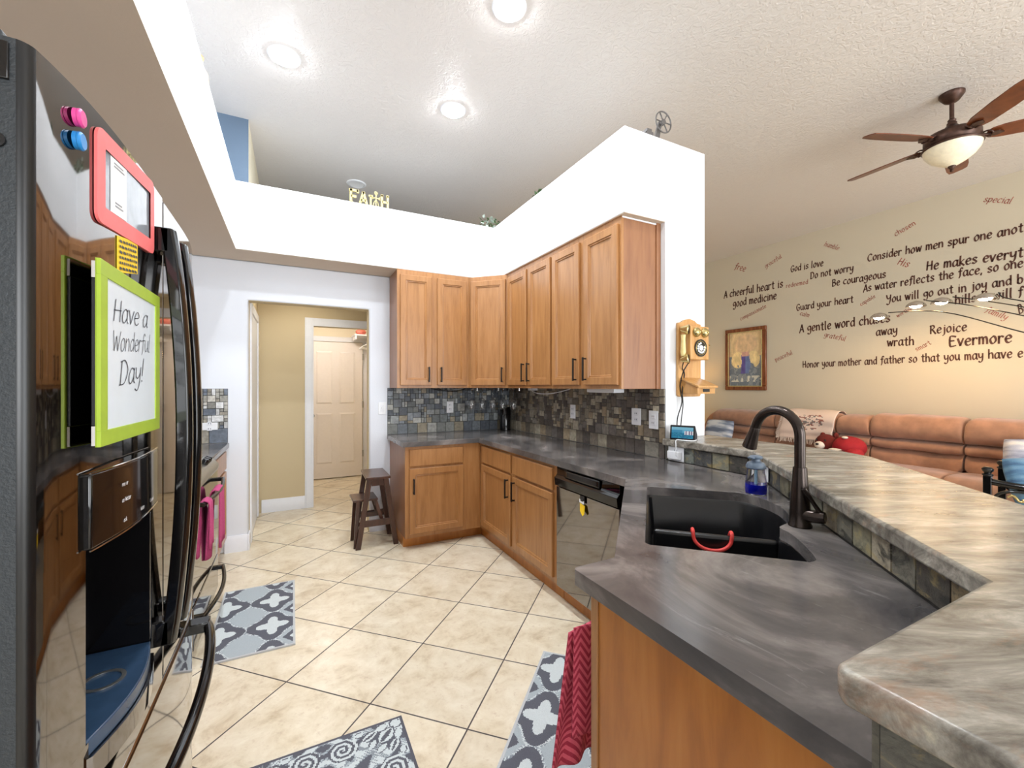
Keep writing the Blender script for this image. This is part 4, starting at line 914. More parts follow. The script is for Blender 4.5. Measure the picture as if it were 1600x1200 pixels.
def rug(label, loc, rotz, W, L, fn, seed, border, cell=.005):
    rng = random.Random(seed); m = MB(); nx, ny = int(W/cell), int(L/cell)
    cols = {}
    def col(u, v):
        x, y = u*W, v*L
        if min(x, W-x, y, L-y) < .008: return border
        return fn(x, y, rng)
    m.grid(lambda u, v: (u*W, v*L, .009), nx, ny, col)
    b = MB(); m.box(-.001, W+.001, -.001, L+.001, .001, .008, border)
    o = m.build('rug', M['rug'], smooth=None); o.location = loc; o.rotation_euler = (0, 0, rotz); tag(o, label, 'rug', 'grey kitchen rugs'); return o
# local x runs from the rug's right edge towards the range
def r1(x, y, rng): return trellis(.413-x, y, .262, .325, .115, .255, rng)
rug('pale grey quatrefoil rug in front of the range', (-.400, 2.568, 0), 0, .413, .845, r1, 1, rgb(196, 198, 200))
def r3(x, y, rng): return trellis(x, y, .262, .31, .098, .43, rng)
a_ = R(45)
rug('pale grey quatrefoil rug lying aslant below the sink corner', (1.161-.80*math.sin(a_), 1.906-.80*math.cos(a_), 0), -a_, .40, .80, lambda x, y, g: trellis(x, y, .262, .31, .098, .367, g), 2, rgb(196, 198, 200))
def damask(x, y, rng):
    """scrolling leaves mirrored about the rug's corner motif"""
    cx, cy = .604-x, 1.205-y              # from the far right corner
    px, py = .30, .30
    u, v = cx % (2*px), cy % (2*py); u = px-abs(u-px) if u > px else u; v = py-abs(v-py) if v > py else v
    if u < v: u, v = v, u
    def leaf(x0, y0, a, la, lb):
        dx, dy = u-x0, v-y0; c, s = math.cos(a), math.sin(a); p, q = dx*c+dy*s, -dx*s+dy*c
        w = lb*(1-(p/la)**2) if abs(p) < la else 0
        return abs(q)/w if w > 1e-4 else 9
    for (x0, y0, a, la, lb, hole) in ((.035, .025, .78, .022, .014, 0), (.085, .03, .2, .028, .014, 0), (.075, .075, .78, .042, .026, .4), (.135, .055, .5, .036, .016, .35), (.13, .10, 1.0, .026, .011, 0), (.17, .03, .1, .02, .011, 0)):
        l = leaf(x0, y0, a, la, lb)
        if l < hole: return DG
        if l < 1: return LG
        if l < 1.55: return DG
    d = math.hypot(u-.235, v-.075); an = math.atan2(v-.075, u-.235); sp = (d/.016-an/(2*PI)*1.0) % 1.0*1.0
    if d < .052: return DG if (d/.021-an/(2*PI)) % 1 < .5 else LG
    d = math.hypot(u-.25, v-.20); an = math.atan2(v-.2, u-.25)
    if d < .05: return DG if (d/.022+an/(2*PI)) % 1 < .5 else LG
    w = math.sin(u*70+3*math.sin(v*60))+math.sin(v*62+2*math.sin(u*50))
    if w > .75: return LG
    if w > .2: return MIDG if (int((u+v)*260) % 2) else LG
    return DG if w < -.5 else (MIDG if rng.random() < .6 else GR)
rug('grey and blue floral rug in front of the fridge', (-.20, .60, 0), 0, .604, 1.205, damask, 3, rgb(88, 88, 98))
# step stool
t = thing('step_stool', 'dark walnut folding step stool beside the base cabinet', 'stool', (.66, 3.96, 0))
TZ = .612
m = MB(); m.prism([(.548, 3.752), (.752, 3.752), (.757, 4.155), (.562, 4.165)], TZ-.02, TZ); m.build('top_step', M['walnut'], t, bevel=.003)
def leg(p, q, w=.042, d=.022):
    m = MB(); v = []
    for (x, y, z) in (p, q): v += [(x-w/2, y-d/2, z), (x+w/2, y-d/2, z), (x+w/2, y+d/2, z), (x-w/2, y+d/2, z)]
    m.add(v, [(3, 2, 1, 0), (4, 5, 6, 7), (0, 1, 5, 4), (1, 2, 6, 5), (2, 3, 7, 6), (3, 0, 4, 7)]); return m
for bx, tx, y in ((.492, .582, 3.81), (.808, .718, 3.81), (.497, .588, 4.10), (.808, .722, 4.10)):
    leg((bx, y, 0), (tx, y-.02 if y < 4 else y+.01, TZ-.021)).build('leg', M['walnut'], t, bevel=.002)
for y in (3.795, 4.10):
    m = MB(); m.box(.528, .772, y, y+.015, .185, .24); m.build('stretcher', M['walnut'], t, bevel=.002)
    m = MB(); m.box(.60, .70, y-.004, y+.011, .53, .59); m.build('top_rail', M['walnut'], t, bevel=.002)
m = MB(); m.box(.455, .66, 3.835, 4.085, .395, .413); m.build('lower_step', M['walnut'], t, bevel=.003)
for y in (3.85, 4.07): leg((.475, y, 0), (.50, y, .394), .03, .02).build('step_leg', M['walnut'], t, bevel=.002)
for y in (3.85, 4.07): leg((.70, y, .20), (.64, y, .394), .03, .02).build('step_brace', M['walnut'], t, bevel=.002)
m = MB(); m.box(.50, .515, 3.862, 4.058, .18, .21); m.prism_y([(.56, .20), (.70, .20), (.70, .29), (.66, .24), (.60, .24), (.56, .29)], 4.045, 4.059); m.build('step_panel', M['walnut'], t, bevel=.002)
# closet shelf with hangers in the laundry
t = thing('closet_shelf', 'white shelf above the laundry door with clothes on it', 'shelf', (.90, 6.8, 2.09))
m = MB(); m.box(.80, 1.088, 6.55, 6.92, 2.115, 2.135); m.build('board', M['trim'], t); m = MB(); m.tube([(1.02, 6.2, 2.05), (1.02, 6.97, 2.05)], .014, 8); m.build('rod', M['trim'], t)
m = MB(); m.box(1.0, 1.088, 6.2, 6.22, 2.04, 2.14); m.build('bracket', M['trim'], t)
m = MB(); m.box(.81, .83, 6.56, 6.91, 2.06, 2.1145); m.build('bracket', M['trim'], t)
m = MB(); m.ellipsoid((.90, 6.66, 2.18), (.075, .06, .045)); o = m.build('folded_hat', plain('salmon cloth', rgb(236, 130, 112), .8)); tag(o, 'salmon pink cloth hat on the laundry shelf', 'hat')
for k, (y, dz) in enumerate(((6.35, 0), (6.43, .0), (6.52, 0))):
    m = MB(); p = [(1.02, y, 2.09), (1.035, y, 2.075), (1.036, y, 2.055), (1.02, y, 2.03), (1.02, y, 2.0)]; m.tube(catmull([(1.006, y, 2.058), (1.01, y, 2.072), (1.02, y, 2.077), (1.034, y, 2.07), (1.034, y, 2.05), (1.02, y, 2.02)], 3), .004, 6)
    m.tube([(1.02, y, 2.02), (.86, y-.06, 1.93), (.85, y-.06, 1.915), (1.07, y+.02, 1.915), (1.02, y, 2.02)], .006, 6)
    tag(m.build('clothes_hanger', M['white_plastic']), 'white clothes hanger on the laundry rod', 'hanger', 'hangers on the laundry rod')
# ================================================================== SMALL KITCHEN THINGS
def plate(o, ux, kind, label, w=.072, h=.116, group='wall plates'):
    t = thing('outlet' if kind != 'switch' else 'light_switch', label, 'outlet' if kind != 'switch' else 'light switch', o, 0, group if kind != 'switch' else None)
    m = MB(o, ux); m.box(-w/2, w/2, -.0055, -.0005, -h/2, h/2); m.build('cover_plate', M['white_plastic'], t, bevel=.002)
    if kind == 'switch':
        m = MB(o, ux); m.box(-.016, .016, -.0075, -.0056, -.032, .032); m.build('rocker_bezel', M['trim'], t); m = MB(o, ux); m.box(-.005, .005, -.016, -.0076, -.002, .012); m.build('toggle', M['white_plastic'], t, bevel=.001)
    else:
        for z in (-.021, .021):
            m = MB(o, ux); m.box(-.017, .017, -.0078, -.0056, z-.014, z+.014); r_ = m.build('receptacle', M['trim'], t, bevel=.003)
            m = MB(o, ux)
            for x in (-.007, .007): m.box(x-.0015, x+.0015, -.0084, -.0078, z-.003, z+.007)
            m.build('slot', M['black_plastic'], r_)
    return t
PB = YW-.0105
plate((.767, YW, 1.169), (1, 0), 'switch', 'white light switch on the wall left of the mosaic')
plate((1.446, PB, 1.166), (1, 0), 'outlet', 'white outlet on the grey mosaic of the back wall')
plate((XW-.0105, 3.004, 1.167), (0, -1), 'outlet', 'white outlet on the right wall mosaic, nearest the corner')
plate((XW-.0105, 2.251, 1.172), (0, -1), 'outlet', 'white double outlet on the mosaic below the end cabinet', .088)
plate((XW-.0105, 2.091, 1.161), (0, -1), 'outlet', 'white outlet at the very end of the mosaic beside the white column', .08, .12)
plate((-.60, PB, 1.055), (1, 0), 'outlet', 'white sideways outlet on the mosaic beyond the range', .11, .06)
def on_diag(k, z, off=.0105):
    a, b = Vector((2.134, 1.367)), Vector((1.086, .252)); p = a+(b-a)*k; d = (b-a).normalized(); n = Vector((d.y, -d.x)); n = -n if n.x > 0 else n
    p = p+n*off; return (p.x, p.y, z), (d.x, d.y)
o_, u_ = on_diag(.085, .968); plate(o_, u_, 'outlet', 'white outlet on the bar riser behind the soap bottle', .065, .088)
t = plate((2.134-.0105, 1.905, .962), (0, -1), 'outlet', 'white outlet with a plug-in charger on the bar riser below the smart display', .12, .088)
m = MB((2.134-.0105, 1.905, .962), (0, -1)); m.box(-.045, .045, -.034, -.0086, -.03, .018); tag(m.build('charger', M['white_plastic'], bevel=.004), 'white plug-in charger in the outlet under the smart display', 'charger')
m = MB(); m.tube(catmull([(2.086, 1.872, .957), (2.078, 1.868, .965), (2.078, 1.868, 1.02), (2.085, 1.872, 1.054), (2.10, 1.84, 1.056), (2.14, 1.80, 1.054), (2.20, 1.82, 1.0535), (2.235, 1.87, 1.056)], 5), .0028, 6)
tag(m.build('charging_cord', M['white_plastic']), 'white charging cord looping over the bar edge from the charger', 'cord')
# smart display
dsp = thing('smart_display', 'small black smart display showing a blue picture on the bar end', 'smart display', (2.165, 1.90, 1.05))
c = Vector((2.172, 1.895, 1.0505)); ux = (.50, -.87); wd = .145
m = MB(c, ux); pr = [(-.035, 0), (-.018, .086), (-.012, .09), (-.006, .086), (.055, .03), (.055, 0)]
n = len(pr); m.add([(-wd/2, y, z) for y, z in pr]+[(wd/2, y, z) for y, z in pr], [tuple(range(n)), tuple(range(2*n-1, n-1, -1))]+[(i, i+n, (i+1) % n+n, (i+1) % n) for i in range(n)]); m.build('body', M['dark_grey'], dsp, bevel=.004)
def scr(x, z, off=.0): k = z/.086; return (x, -.0355+.017*k-off, .001+z)
m = MB(c, ux); m.add([scr(-wd/2, .0, .001), scr(wd/2, .0, .001), scr(wd/2, .086, .001), scr(-wd/2, .086, .001)], [(0, 1, 2, 3)]); m.build('bezel', M['black_gloss_plastic'], dsp, smooth=None, solid=.0012)
def attr_emit(name, s):
    n = NT(name); a = n.n('ShaderNodeAttribute', attribute_name='col'); n.set((0, 0, 0, 1), .2); n.l(a.outputs['Color'], n.b.inputs['Emission Color']); n.b.inputs['Emission Strength'].default_value = s; return n.m
M['screen'] = attr_emit('lit picture screen', .85)
m = MB(c, ux); rs = random.Random(4)
def scol(u, v):
    if v > .72: return rgb(130, 196, 222)
    if u > .62 and .3 < v < .66: return rgb(238, 240, 246) if (int(u*18) % 2) else rgb(120, 90, 130)
    if v > .5: return rgb(60, 150, 190) if u < .5 else rgb(96, 180, 214)
    return rgb(26, 120, 160) if rs.random() < .6 else rgb(44, 146, 178)
m.grid(lambda u, v: scr(-wd/2+.009+(wd-.018)*u, .009+.068*v, .0022), 20, 12, scol); m.build('screen', M['screen'], dsp, smooth=None)
# faucet
bx, by = 1.518, .841
fc = thing('kitchen_faucet', 'oil rubbed bronze gooseneck pull-down faucet behind the sink', 'faucet', (bx, by, .914))
dx, dy = math.cos(R(90+35)), math.sin(R(90+35)); dx, dy = .10, .995
m = MB(); m.lathe([(.035, .9142), (.035, .920), (.0315, .926), (.0305, .96), (.0285, 1.0), (.024, 1.06), (.021, 1.10), (.0205, 1.112)], (bx, by, 0), 24); m.build('base_body', M['bronze'], fc)
m = MB(); z0 = 1.215; rad = .084; pts = [(bx, by, 1.1125), (bx, by, z0)]
for i in range(1, 19):
    a = R(9.2*i); q = rad*(1-math.cos(a)); pts.append((bx+dx*q, by+dy*q, z0+rad*math.sin(a)))
pe = Vector(pts[-1]); te = (Vector(pts[-1])-Vector(pts[-2])).normalized(); pts.append(tuple(pe+te*.004))
m.tube(pts, .0165, 14); m.build('gooseneck', M['bronze'], fc)
m = MB(); q0 = Vector(pts[-1]); m.tube([q0+te*.001, q0+te*.004, q0+te*.02, q0+te*.06, q0+te*.082, q0+te*.085], [.0165, .0175, .018, .0235, .026, .022], 16); m.build('spray_head', M['bronze'], fc)
m = MB(); h0 = Vector((bx-.004, by-.012, .955)); hd = Vector((.25, -.97, .06)).normalized(); m.tube([h0, h0+hd*.045, h0+hd*.062], [.021, .021, .018], 14); hv = m.build('handle_hub', M['bronze'], fc, bevel=.002)
m = MB(); l0 = h0+hd*.05; m.tube([l0+Vector((0, 0, .01)), l0+Vector((-.02, .012, .045)), l0+Vector((-.045, .028, .092))], [.008, .0065, .0075], 10); m.build('lever', M['bronze'], hv)
# soap bottle
sx, sy = 1.806, 1.184
t = thing('soap_bottle', 'clear soap bottle half full of blue liquid with a grey pump, behind the sink', 'soap bottle', (sx, sy, .914))
m = MB(); m.lathe([(.001, .9145), (.040, .9145), (.0425, .92), (.0425, .955), (.040, .975), (.034, 1.012), (.0335, 1.022)], (sx, sy, 0), 24, caps=False); m.build('bottle', M['clear'], t)
m = MB(); m.lathe([(.001, .9175), (.037, .9175), (.0395, .922), (.0395, .957), (.001, .957)], (sx, sy, 0), 24); m.build('liquid', M['soap'], t)
m = MB(); m.lathe([(.0345, 1.0225), (.0395, 1.026), (.0395, 1.036), (.032, 1.050), (.018, 1.056), (.017, 1.066), (.026, 1.068), (.027, 1.076), (.02, 1.080), (.001, 1.081)], (sx, sy, 0), 24); m.box(sx-.04, sx-.01, sy-.012, sy+.012, 1.069, 1.076); m.build('pump', M['grey_plastic'], t, bevel=.001)
m = MB(); m.tube([(sx, sy, .925), (sx, sy, 1.022)], .0045, 8); m.build('dip_tube', plain('pale blue tube', rgb(150, 200, 225), .3), t)
# dark canister and hanging glasses in the corner
m = MB(); m.lathe([(.052, .9142), (.056, .918), (.056, 1.14), (.05, 1.15), (.046, 1.16), (.001, 1.162)], (2.02, 4.10, 0), 24); tag(m.build('canister', M['black_gloss_plastic']), 'tall black canister standing in the dark counter corner', 'canister')
t = thing('glass_rack', 'dark hanging stemware rack fixed under the corner cabinet', 'rack', (1.78, 3.93, ZC0))
ga = Vector((1.60, 4.0)); gb = Vector((1.98, 3.84)); gd = (gb-ga).normalized(); gn = Vector((-gd.y, gd.x))
for k in range(6):
    p = ga+(gb-ga)*((k-.5)/4.0); m = MB((p.x, p.y, 0), (gn.x, gn.y)); m.box(-.11, .11, -.0035, .0035, 1.338, 1.364); m.box(-.11, .11, -.011, .011, 1.336, 1.3378); m.build('rail', M['chrome'] if k % 2 else M['matte_black'], t)
spots = [ga+(gb-ga)*(k/4.0)+gn*w for k, w in ((0, -.03), (1, .02), (2, -.01), (3, .03), (4, -.02))]
prof = [(.034, 0), (.034, -.002), (.006, -.006), (.0035, -.012), (.0035, -.085), (.008, -.093), (.028, -.108), (.038, -.135), (.039, -.165), (.033, -.205)]
prof += [(r-.0012, z) for r, z in reversed(prof[5:])]
gl = None
for k, p in enumerate(spots):
    if gl is None:
        m = MB(); m.lathe(prof, (p.x, p.y, 1.353), 20, caps=False); gl = m.build('wine_glass', M['clear']); gl0 = p
        tag(gl, 'clear wine glass hanging upside down in the rack under the corner cabinet', 'wine glass', 'hanging wine glasses')
    else:
        c_ = gl.copy(); COL.objects.link(c_); c_.location = (p.x-gl0.x, p.y-gl0.y, 0)
# under cabinet fittings
t = thing('under_cabinet_light', 'white slim light fixture under the end wall cabinet', 'light fixture', (1.98, 2.42, ZC0))
m = MB(); m.box(1.93, 2.02, 2.26, 2.56, 1.338, 1.3645); m.build('housing', M['white_plastic'], t, bevel=.003); m = MB(); m.box(1.94, 2.01, 2.28, 2.54, 1.3365, 1.3378); m.build('diffuser', M['paper'], t)
t = thing('under_cabinet_light', 'white slim light fixture under the wall cabinet next to the corner', 'light fixture', (1.98, 3.2, ZC0))
m = MB(); m.box(1.96, 2.02, 3.42, 3.50, 1.342, 1.3645); m.build('housing', M['white_plastic'], t, bevel=.003)
m = MB(); m.tube(catmull([(1.96, 3.44, 1.352), (1.93, 3.36, 1.335), (1.90, 3.2, 1.318), (1.90, 3.02, 1.32), (1.92, 2.88, 1.34), (1.95, 2.80, 1.36)], 5), .003, 6); m.build('cord', M['white_plastic'], t)
m = MB(); m.tube(catmull([(1.30, 4.18, 1.358), (1.36, 4.1, 1.335), (1.44, 4.05, 1.33), (1.50, 4.02, 1.345), (1.53, 4.0, 1.36)], 5), .004, 6); m.tube(catmull([(1.22, 4.15, 1.36), (1.33, 4.1, 1.34), (1.46, 4.06, 1.35), (1.53, 4.04, 1.36)], 5), .004, 6)
tag(m.build('cable_bundle', M['black_plastic']), 'black cables drooping under the back wall cabinet', 'cable')
# wall telephone
ph = thing('wall_telephone', 'antique style oak wall telephone with brass bells on the white column', 'telephone', (2.33, YE, 1.31))
m = MB(); yb = YE-.0005; a, b, z0, z1 = 2.224, 2.436, 1.314, 1.795
poly = [(a, z0+.01), (a+.01, z0), (b-.01, z0), (b, z0+.01), (b, z1), (b-.035, z1+.006), (b-.06, z1+.022), ((a+b)/2, z1+.032), (a+.06, z1+.022), (a+.035, z1+.006), (a, z1)]
m.prism_y(poly, yb-.02, yb); m.build('back_board', M['oak'], ph, bevel=.003)
m = MB(); m.box(2.243, 2.414, 1.90, yb-.0205, 1.552, 1.768); m.build('box', M['oak'], ph, bevel=.006)
for x in (2.292, 2.368):
    m = MB(); m.lathe([(.031, 1.8995), (.031, 1.892), (.024, 1.88), (.012, 1.872), (.006, 1.871), (.006, 1.866), (.001, 1.865)], (x, 0, 1.727), 20, 'y')
    v = []
    m = MB(); pf = [(.031, .0005), (.031, .008), (.024, .02), (.012, .027), (.006, .028), (.006, .034), (.001, .035)]
    m.lathe([(r, -h) for r, h in pf], (x, 1.90, 1.727), 20, 'y'); m.build('bell', M['brass'], ph)
m = MB(); m.lathe([(.056, -.0005), (.056, -.006), (.001, -.006)], (2.333, 1.90, 1.628), 28, 'y'); dl = m.build('dial', M['black_plastic'], ph)
m = MB(); m.lathe([(.018, -.0062), (.016, -.0095), (.001, -.010)], (2.333, 1.90, 1.628), 20, 'y')
for k in range(10):
    a_ = R(30*k+100); m.lathe([(.0068, -.0062), (.0068, -.0085), (.001, -.0085)], (2.333+.030*math.cos(a_), 1.90, 1.628+.030*math.sin(a_)), 10, 'y')
m.build('number_ring', M['paper'], dl)
m = MB(); m.lathe([(.046, -.0062), (.044, -.0078), (.042, -.0062)], (2.333, 1.90, 1.628), 28, 'y', caps=False); m.build('bezel', M['brass'], dl)
m = MB(); m.tube([(2.414, 1.94, 1.66), (2.43, 1.94, 1.66), (2.437, 1.93, 1.655), (2.44, 1.915, 1.65)], [.004, .004, .004, .007], 8); m.build('crank', M['brass'], ph)
# handset hanging on the left of the box
m = MB(); hx, hy = 2.212, 1.93
m.lathe([(.014, 1.575), (.017, 1.60), (.015, 1.64), (.013, 1.68), (.016, 1.71)], (hx, hy, 0), 14); hs = m.build('handset', plain('ivory handset', rgb(226, 206, 140), .3), ph)
for z, zz in ((1.745, 0), (1.553, 1)):
    m = MB(); d_ = Vector((.45, -.75, -.12 if not zz else .15)).normalized(); c_ = Vector((hx, hy, z)); m.tube([c_-d_*.016, c_, c_+d_*.012, c_+d_*.03, c_+d_*.034], [.012, .02, .024, .034, .030], 16); m.build('earpiece' if not zz else 'mouthpiece', M['brass'], hs)
    m = MB(); m.tube([c_+d_*.0342, c_+d_*.036], [.027, .024], 16); m.build('pad', M['black_plastic'], hs)
m = MB(); m.tube([(2.243, 1.945, 1.70), (2.228, 1.94, 1.70), (2.216, 1.952, 1.705)], .005, 8); m.build('hook', M['brass'], ph)
# writing shelf
m = MB((2.26, 0, 0)); v = [(2.242, 1.979, 1.425), (2.425, 1.979, 1.425), (2.425, 1.84, 1.372), (2.242, 1.84, 1.372)]
m = MB(); m.add(v+[(x, y, z+.013) for x, y, z in v], [(3, 2, 1, 0), (4, 5, 6, 7), (0, 1, 5, 4), (1, 2, 6, 5), (2, 3, 7, 6), (3, 0, 4, 7)]); m.build('writing_shelf', M['oak'], ph, bevel=.002)
m = MB(); m.add([(2.252, 1.979, 1.335), (2.415, 1.979, 1.335), (2.415, 1.855, 1.335), (2.252, 1.855, 1.335), (2.252, 1.979, 1.424), (2.415, 1.979, 1.424), (2.415, 1.855, 1.3768), (2.252, 1.855, 1.3768)], [(3, 2, 1, 0), (4, 5, 6, 7), (0, 1, 5, 4), (1, 2, 6, 5), (2, 3, 7, 6), (3, 0, 4, 7)]); dw = m.build('lower_box', M['oak'], ph, bevel=.002)
m = MB(); m.box(2.30, 2.36, 1.852, 1.8545, 1.347, 1.366); m.build('name_plate', M['matte_black'], dw)
m = MB(); m.tube(catmull([(2.23, 1.905, 1.53), (2.21, 1.93, 1.47), (2.235, 1.975, 1.38), (2.245, 1.97, 1.28), (2.20, 1.965, 1.18), (2.175, 1.945, 1.10), (2.172, 1.93, 1.053)], 5), .0035, 6); m.build('cord', M['black_fabric'], ph)
m = MB(); m.tube(catmull([(2.26, 1.96, 1.555), (2.24, 1.955, 1.53), (2.25, 1.97, 1.50), (2.275, 1.975, 1.46), (2.25, 1.97, 1.36), (2.255, 1.97, 1.26), (2.235, 1.965, 1.17), (2.22, 1.96, 1.09), (2.215, 1.96, 1.054)], 5), .0035, 6); m.build('cord', M['black_fabric'], ph)

# ================================================================== LEDGE DECOR
fs_ = thing('faith_sign', 'gold letter sign reading FAITH with an ornate cross, on the back plant ledge', 'sign', (.59, 3.94, ZT))
def bars(mb, segs, x, w, h, t=.02, y0=3.93, y1=3.948, z=ZT):
    for (x0, z0, x1, z1) in segs:
        a = Vector((x0*w, z0*h)); b = Vector((x1*w, z1*h)); d = (b-a).normalized(); n_ = Vector((-d.y, d.x))*t/2
        mb.prism_y([(x+p.x, z+p.y) for p in (a-n_, b-n_, b+n_, a+n_)], y0, y1)
def letter(nm, segs, x, w, h, mat, t=.02):
    m = MB(); bars(m, segs, x, w, h, t); return m.build('letter', mat, fs_)
H_ = .125
letter('F', [(.2, 0, .2, 1), (0, .93, 1, .93), (.2, .52, .8, .52), (0, .06, .45, .06), (.95, 1, .95, .78)], .435, .075, H_, M['gold'])
letter('A', [(.08, .02, .5, 1), (.5, 1, .92, .02), (.22, .36, .78, .36), (0, .05, .3, .05), (.7, .05, 1, .05)], .515, .075, H_*.95, M['gold'])
letter('I', [(.5, 0, .5, .92), (.1, .9, .9, .9), (.1, .05, .9, .05)], .592, .045, H_*.85, M['gold'], .015)
m = MB(); cz = ZT+.085; cx_ = .66
m.tube([(cx_, 3.939, ZT+.0), (cx_, 3.939, ZT+.14)], .005, 8); m.tube([(cx_-.038, 3.939, cz), (cx_+.038, 3.939, cz)], .005, 8)
for (dx_, dz_) in ((-.038, 0), (.038, 0), (0, .045)):
    m.tube([(cx_+dx_+.013*math.cos(a), 3.939, cz+dz_+.013*math.sin(a)) for a in [2*PI*i/12 for i in range(12)]], .0035, 6, closed=True)
for sg in (-1, 1): m.tube([(cx_, 3.939, ZT+.07), (cx_+sg*.018, 3.939, ZT+.045), (cx_+sg*.026, 3.939, ZT+.004)], .0042, 6)
m.build('cross', M['gold'], fs_)
letter('H', [(.15, 0, .15, 1), (.85, 0, .85, 1), (.15, .5, .85, .5), (0, .96, .32, .96), (.68, .96, 1, .96), (0, .04, .32, .04), (.68, .04, 1, .04)], .70, .072, H_*.98, M['gold'], .017)
def ivy(c, rx, ry, h, n, seed, label, frac=.5):
    t = thing('artificial_ivy', label, 'plant', c); rg_ = random.Random(seed)
    for mat, cnt, nm in ((M['leaf'], int(n*frac), 'leaves'), (M['pale_leaf'], int(n*(1-frac)), 'pale_leaves')):
        m = MB()
        for k in range(cnt):
            a = rg_.uniform(0, 2*PI); rr = math.sqrt(rg_.random()); p = Vector((c[0]+rx*rr*math.cos(a), c[1]+ry*rr*math.sin(a), c[2]+.012+h*rg_.random()*(1.15-rr*rr))); s = rg_.uniform(.018, .034)
            q = Matrix.Rotation(rg_.uniform(0, 2*PI), 3, 'Z') @ Matrix.Rotation(rg_.uniform(-.9, .9), 3, 'X') @ Matrix.Rotation(rg_.uniform(-.6, .6), 3, 'Y')
            L_ = [(0, -.9, 0), (.55, -.5, .12), (.62, .1, .15), (.3, .5, .08), (0, 1.05, -.1), (-.3, .5, .08), (-.62, .1, .15), (-.55, -.5, .12), (0, .1, 0)]
            v = [tuple(p+q @ Vector(l)*s) for l in L_]; m.add(v, [(i, (i+1) % 8, 8) for i in range(8)])
        m.build(nm, mat, t, smooth=None)
    m = MB()
    for k in range(7):
        a = rg_.uniform(0, 2*PI); m.tube([(c[0], c[1], c[2]+.004), (c[0]+rx*.5*math.cos(a), c[1]+ry*.5*math.sin(a), c[2]+h*.6), (c[0]+rx*.95*math.cos(a), c[1]+ry*.95*math.sin(a), c[2]+h*.35)], .003, 5)
    m.build('stems', M['leaf'], t); return t
ivy((1.80, 4.02, ZT), .16, .10, .16, 80, 2, 'white and green artificial ivy in the ledge corner', .45)
ivy((1.90, 3.18, ZT), .07, .10, .115, 26, 3, 'small green artificial ivy sprig on the right ledge, nearer the camera', .7)
ivy((1.90, 3.46, ZT), .06, .08, .075, 16, 4, 'tiny green ivy sprig peeking over the right ledge next to the corner', .8)
# film projector model
pj = thing('film_projector', 'grey metal model film projector with a spoked reel on the soffit end', 'projector', (2.1, 2.09, ZT))
m = MB(); m.box(2.02, 2.22, 2.05, 2.13, ZT+.0005, ZT+.012); m.build('base', M['grey_metal'], pj, bevel=.002)
m = MB(); m.prism_y([(2.015, ZT+.0125), (2.085, ZT+.0125), (2.085, ZT+.065), (2.04, ZT+.065), (2.015, ZT+.04)], 2.055, 2.12); m.box(2.035, 2.075, 2.06, 2.11, ZT+.065, ZT+.085); m.build('lamp_house', M['grey_metal'], pj, bevel=.003)
m = MB(); m.prism_y([(2.11, ZT+.0125), (2.16, ZT+.0125), (2.19, ZT+.175), (2.165, ZT+.175)], 2.085, 2.10); m.build('arm', M['grey_metal'], pj, bevel=.002)
m = MB(); m.lathe([(.012, 0), (.012, .05), (.017, .055), (.017, .07)], (2.165, 2.09, ZT+.035), 12, 'x'); m.build('lens', M['steel'], pj)
rc = (2.185, 2.068, ZT+.165); m = MB(); m.tube([(rc[0]+.068*math.cos(2*PI*i/28), rc[1], rc[2]+.068*math.sin(2*PI*i/28)) for i in range(28)], .0048, 8, closed=True)
for k in range(6): a = R(60*k); m.tube([(rc[0]+.012*math.cos(a), rc[1], rc[2]+.012*math.sin(a)), (rc[0]+.066*math.cos(a), rc[1], rc[2]+.066*math.sin(a))], .0042, 6)
m.lathe([(.018, -.006), (.018, .018), (.006, .018)], rc, 14, 'y'); m.build('reel', M['grey_metal'], pj)
m = MB(); m.lathe([(.03, 0), (.055, .02), (.068, .07), (.062, .13), (.04, .17), (.036, .19), (.045, .215)], (-.475, 2.86, ZT), 20); tag(m.build('vase', M['wicker']), 'tan woven vase mostly hidden on the left plant ledge', 'vase')
# ================================================================== LIVING ROOM
# ceiling fan
FX, FY = 4.57, 1.41
fan = thing('ceiling_fan', 'bronze ceiling fan with five wooden blades and a bowl light', 'ceiling fan', (FX, FY, 3.05))
m = MB(); m.lathe([(.075, 3.6595), (.075, 3.645), (.066, 3.63), (.045, 3.60), (.02, 3.585)], (FX, FY, 0), 24); m.build('canopy', M['dark_bronze'], fan)
m = MB(); m.tube([(FX, FY, 3.43), (FX, FY, 3.59)], .014, 10); m.lathe([(.03, 3.41), (.03, 3.43), (.022, 3.44), (.026, 3.452), (.018, 3.462)], (FX, FY, 0), 16); m.build('downrod', M['dark_bronze'], fan)
m = MB(); m.lathe([(.03, 3.415), (.05, 3.39), (.09, 3.37), (.15, 3.345), (.165, 3.325), (.165, 3.285), (.15, 3.262), (.10, 3.255)], (FX, FY, 0), 32); m.build('motor_housing', M['dark_bronze'], fan)
m = MB(); m.lathe([(.172, 3.25), (.178, 3.245), (.172, 3.235)], (FX, FY, 0), 32, caps=False); m.lathe([(.17, 3.254), (.172, 3.24), (.10, 3.25)], (FX, FY, 0), 32, caps=False); m.build('light_ring', M['dark_bronze'], fan)
m = MB(); m.lathe([(.170, 3.238), (.160, 3.205), (.132, 3.165), (.088, 3.13), (.045, 3.105), (.02, 3.095)], (FX, FY, 0), 32, caps=False); m.build('glass_bowl', M['frost'], fan)
m = MB(); m.lathe([(.02, 3.10), (.024, 3.092), (.018, 3.08), (.010, 3.07), (.013, 3.06), (.006, 3.05)], (FX, FY, 0), 14); m.build('finial', M['dark_bronze'], fan)
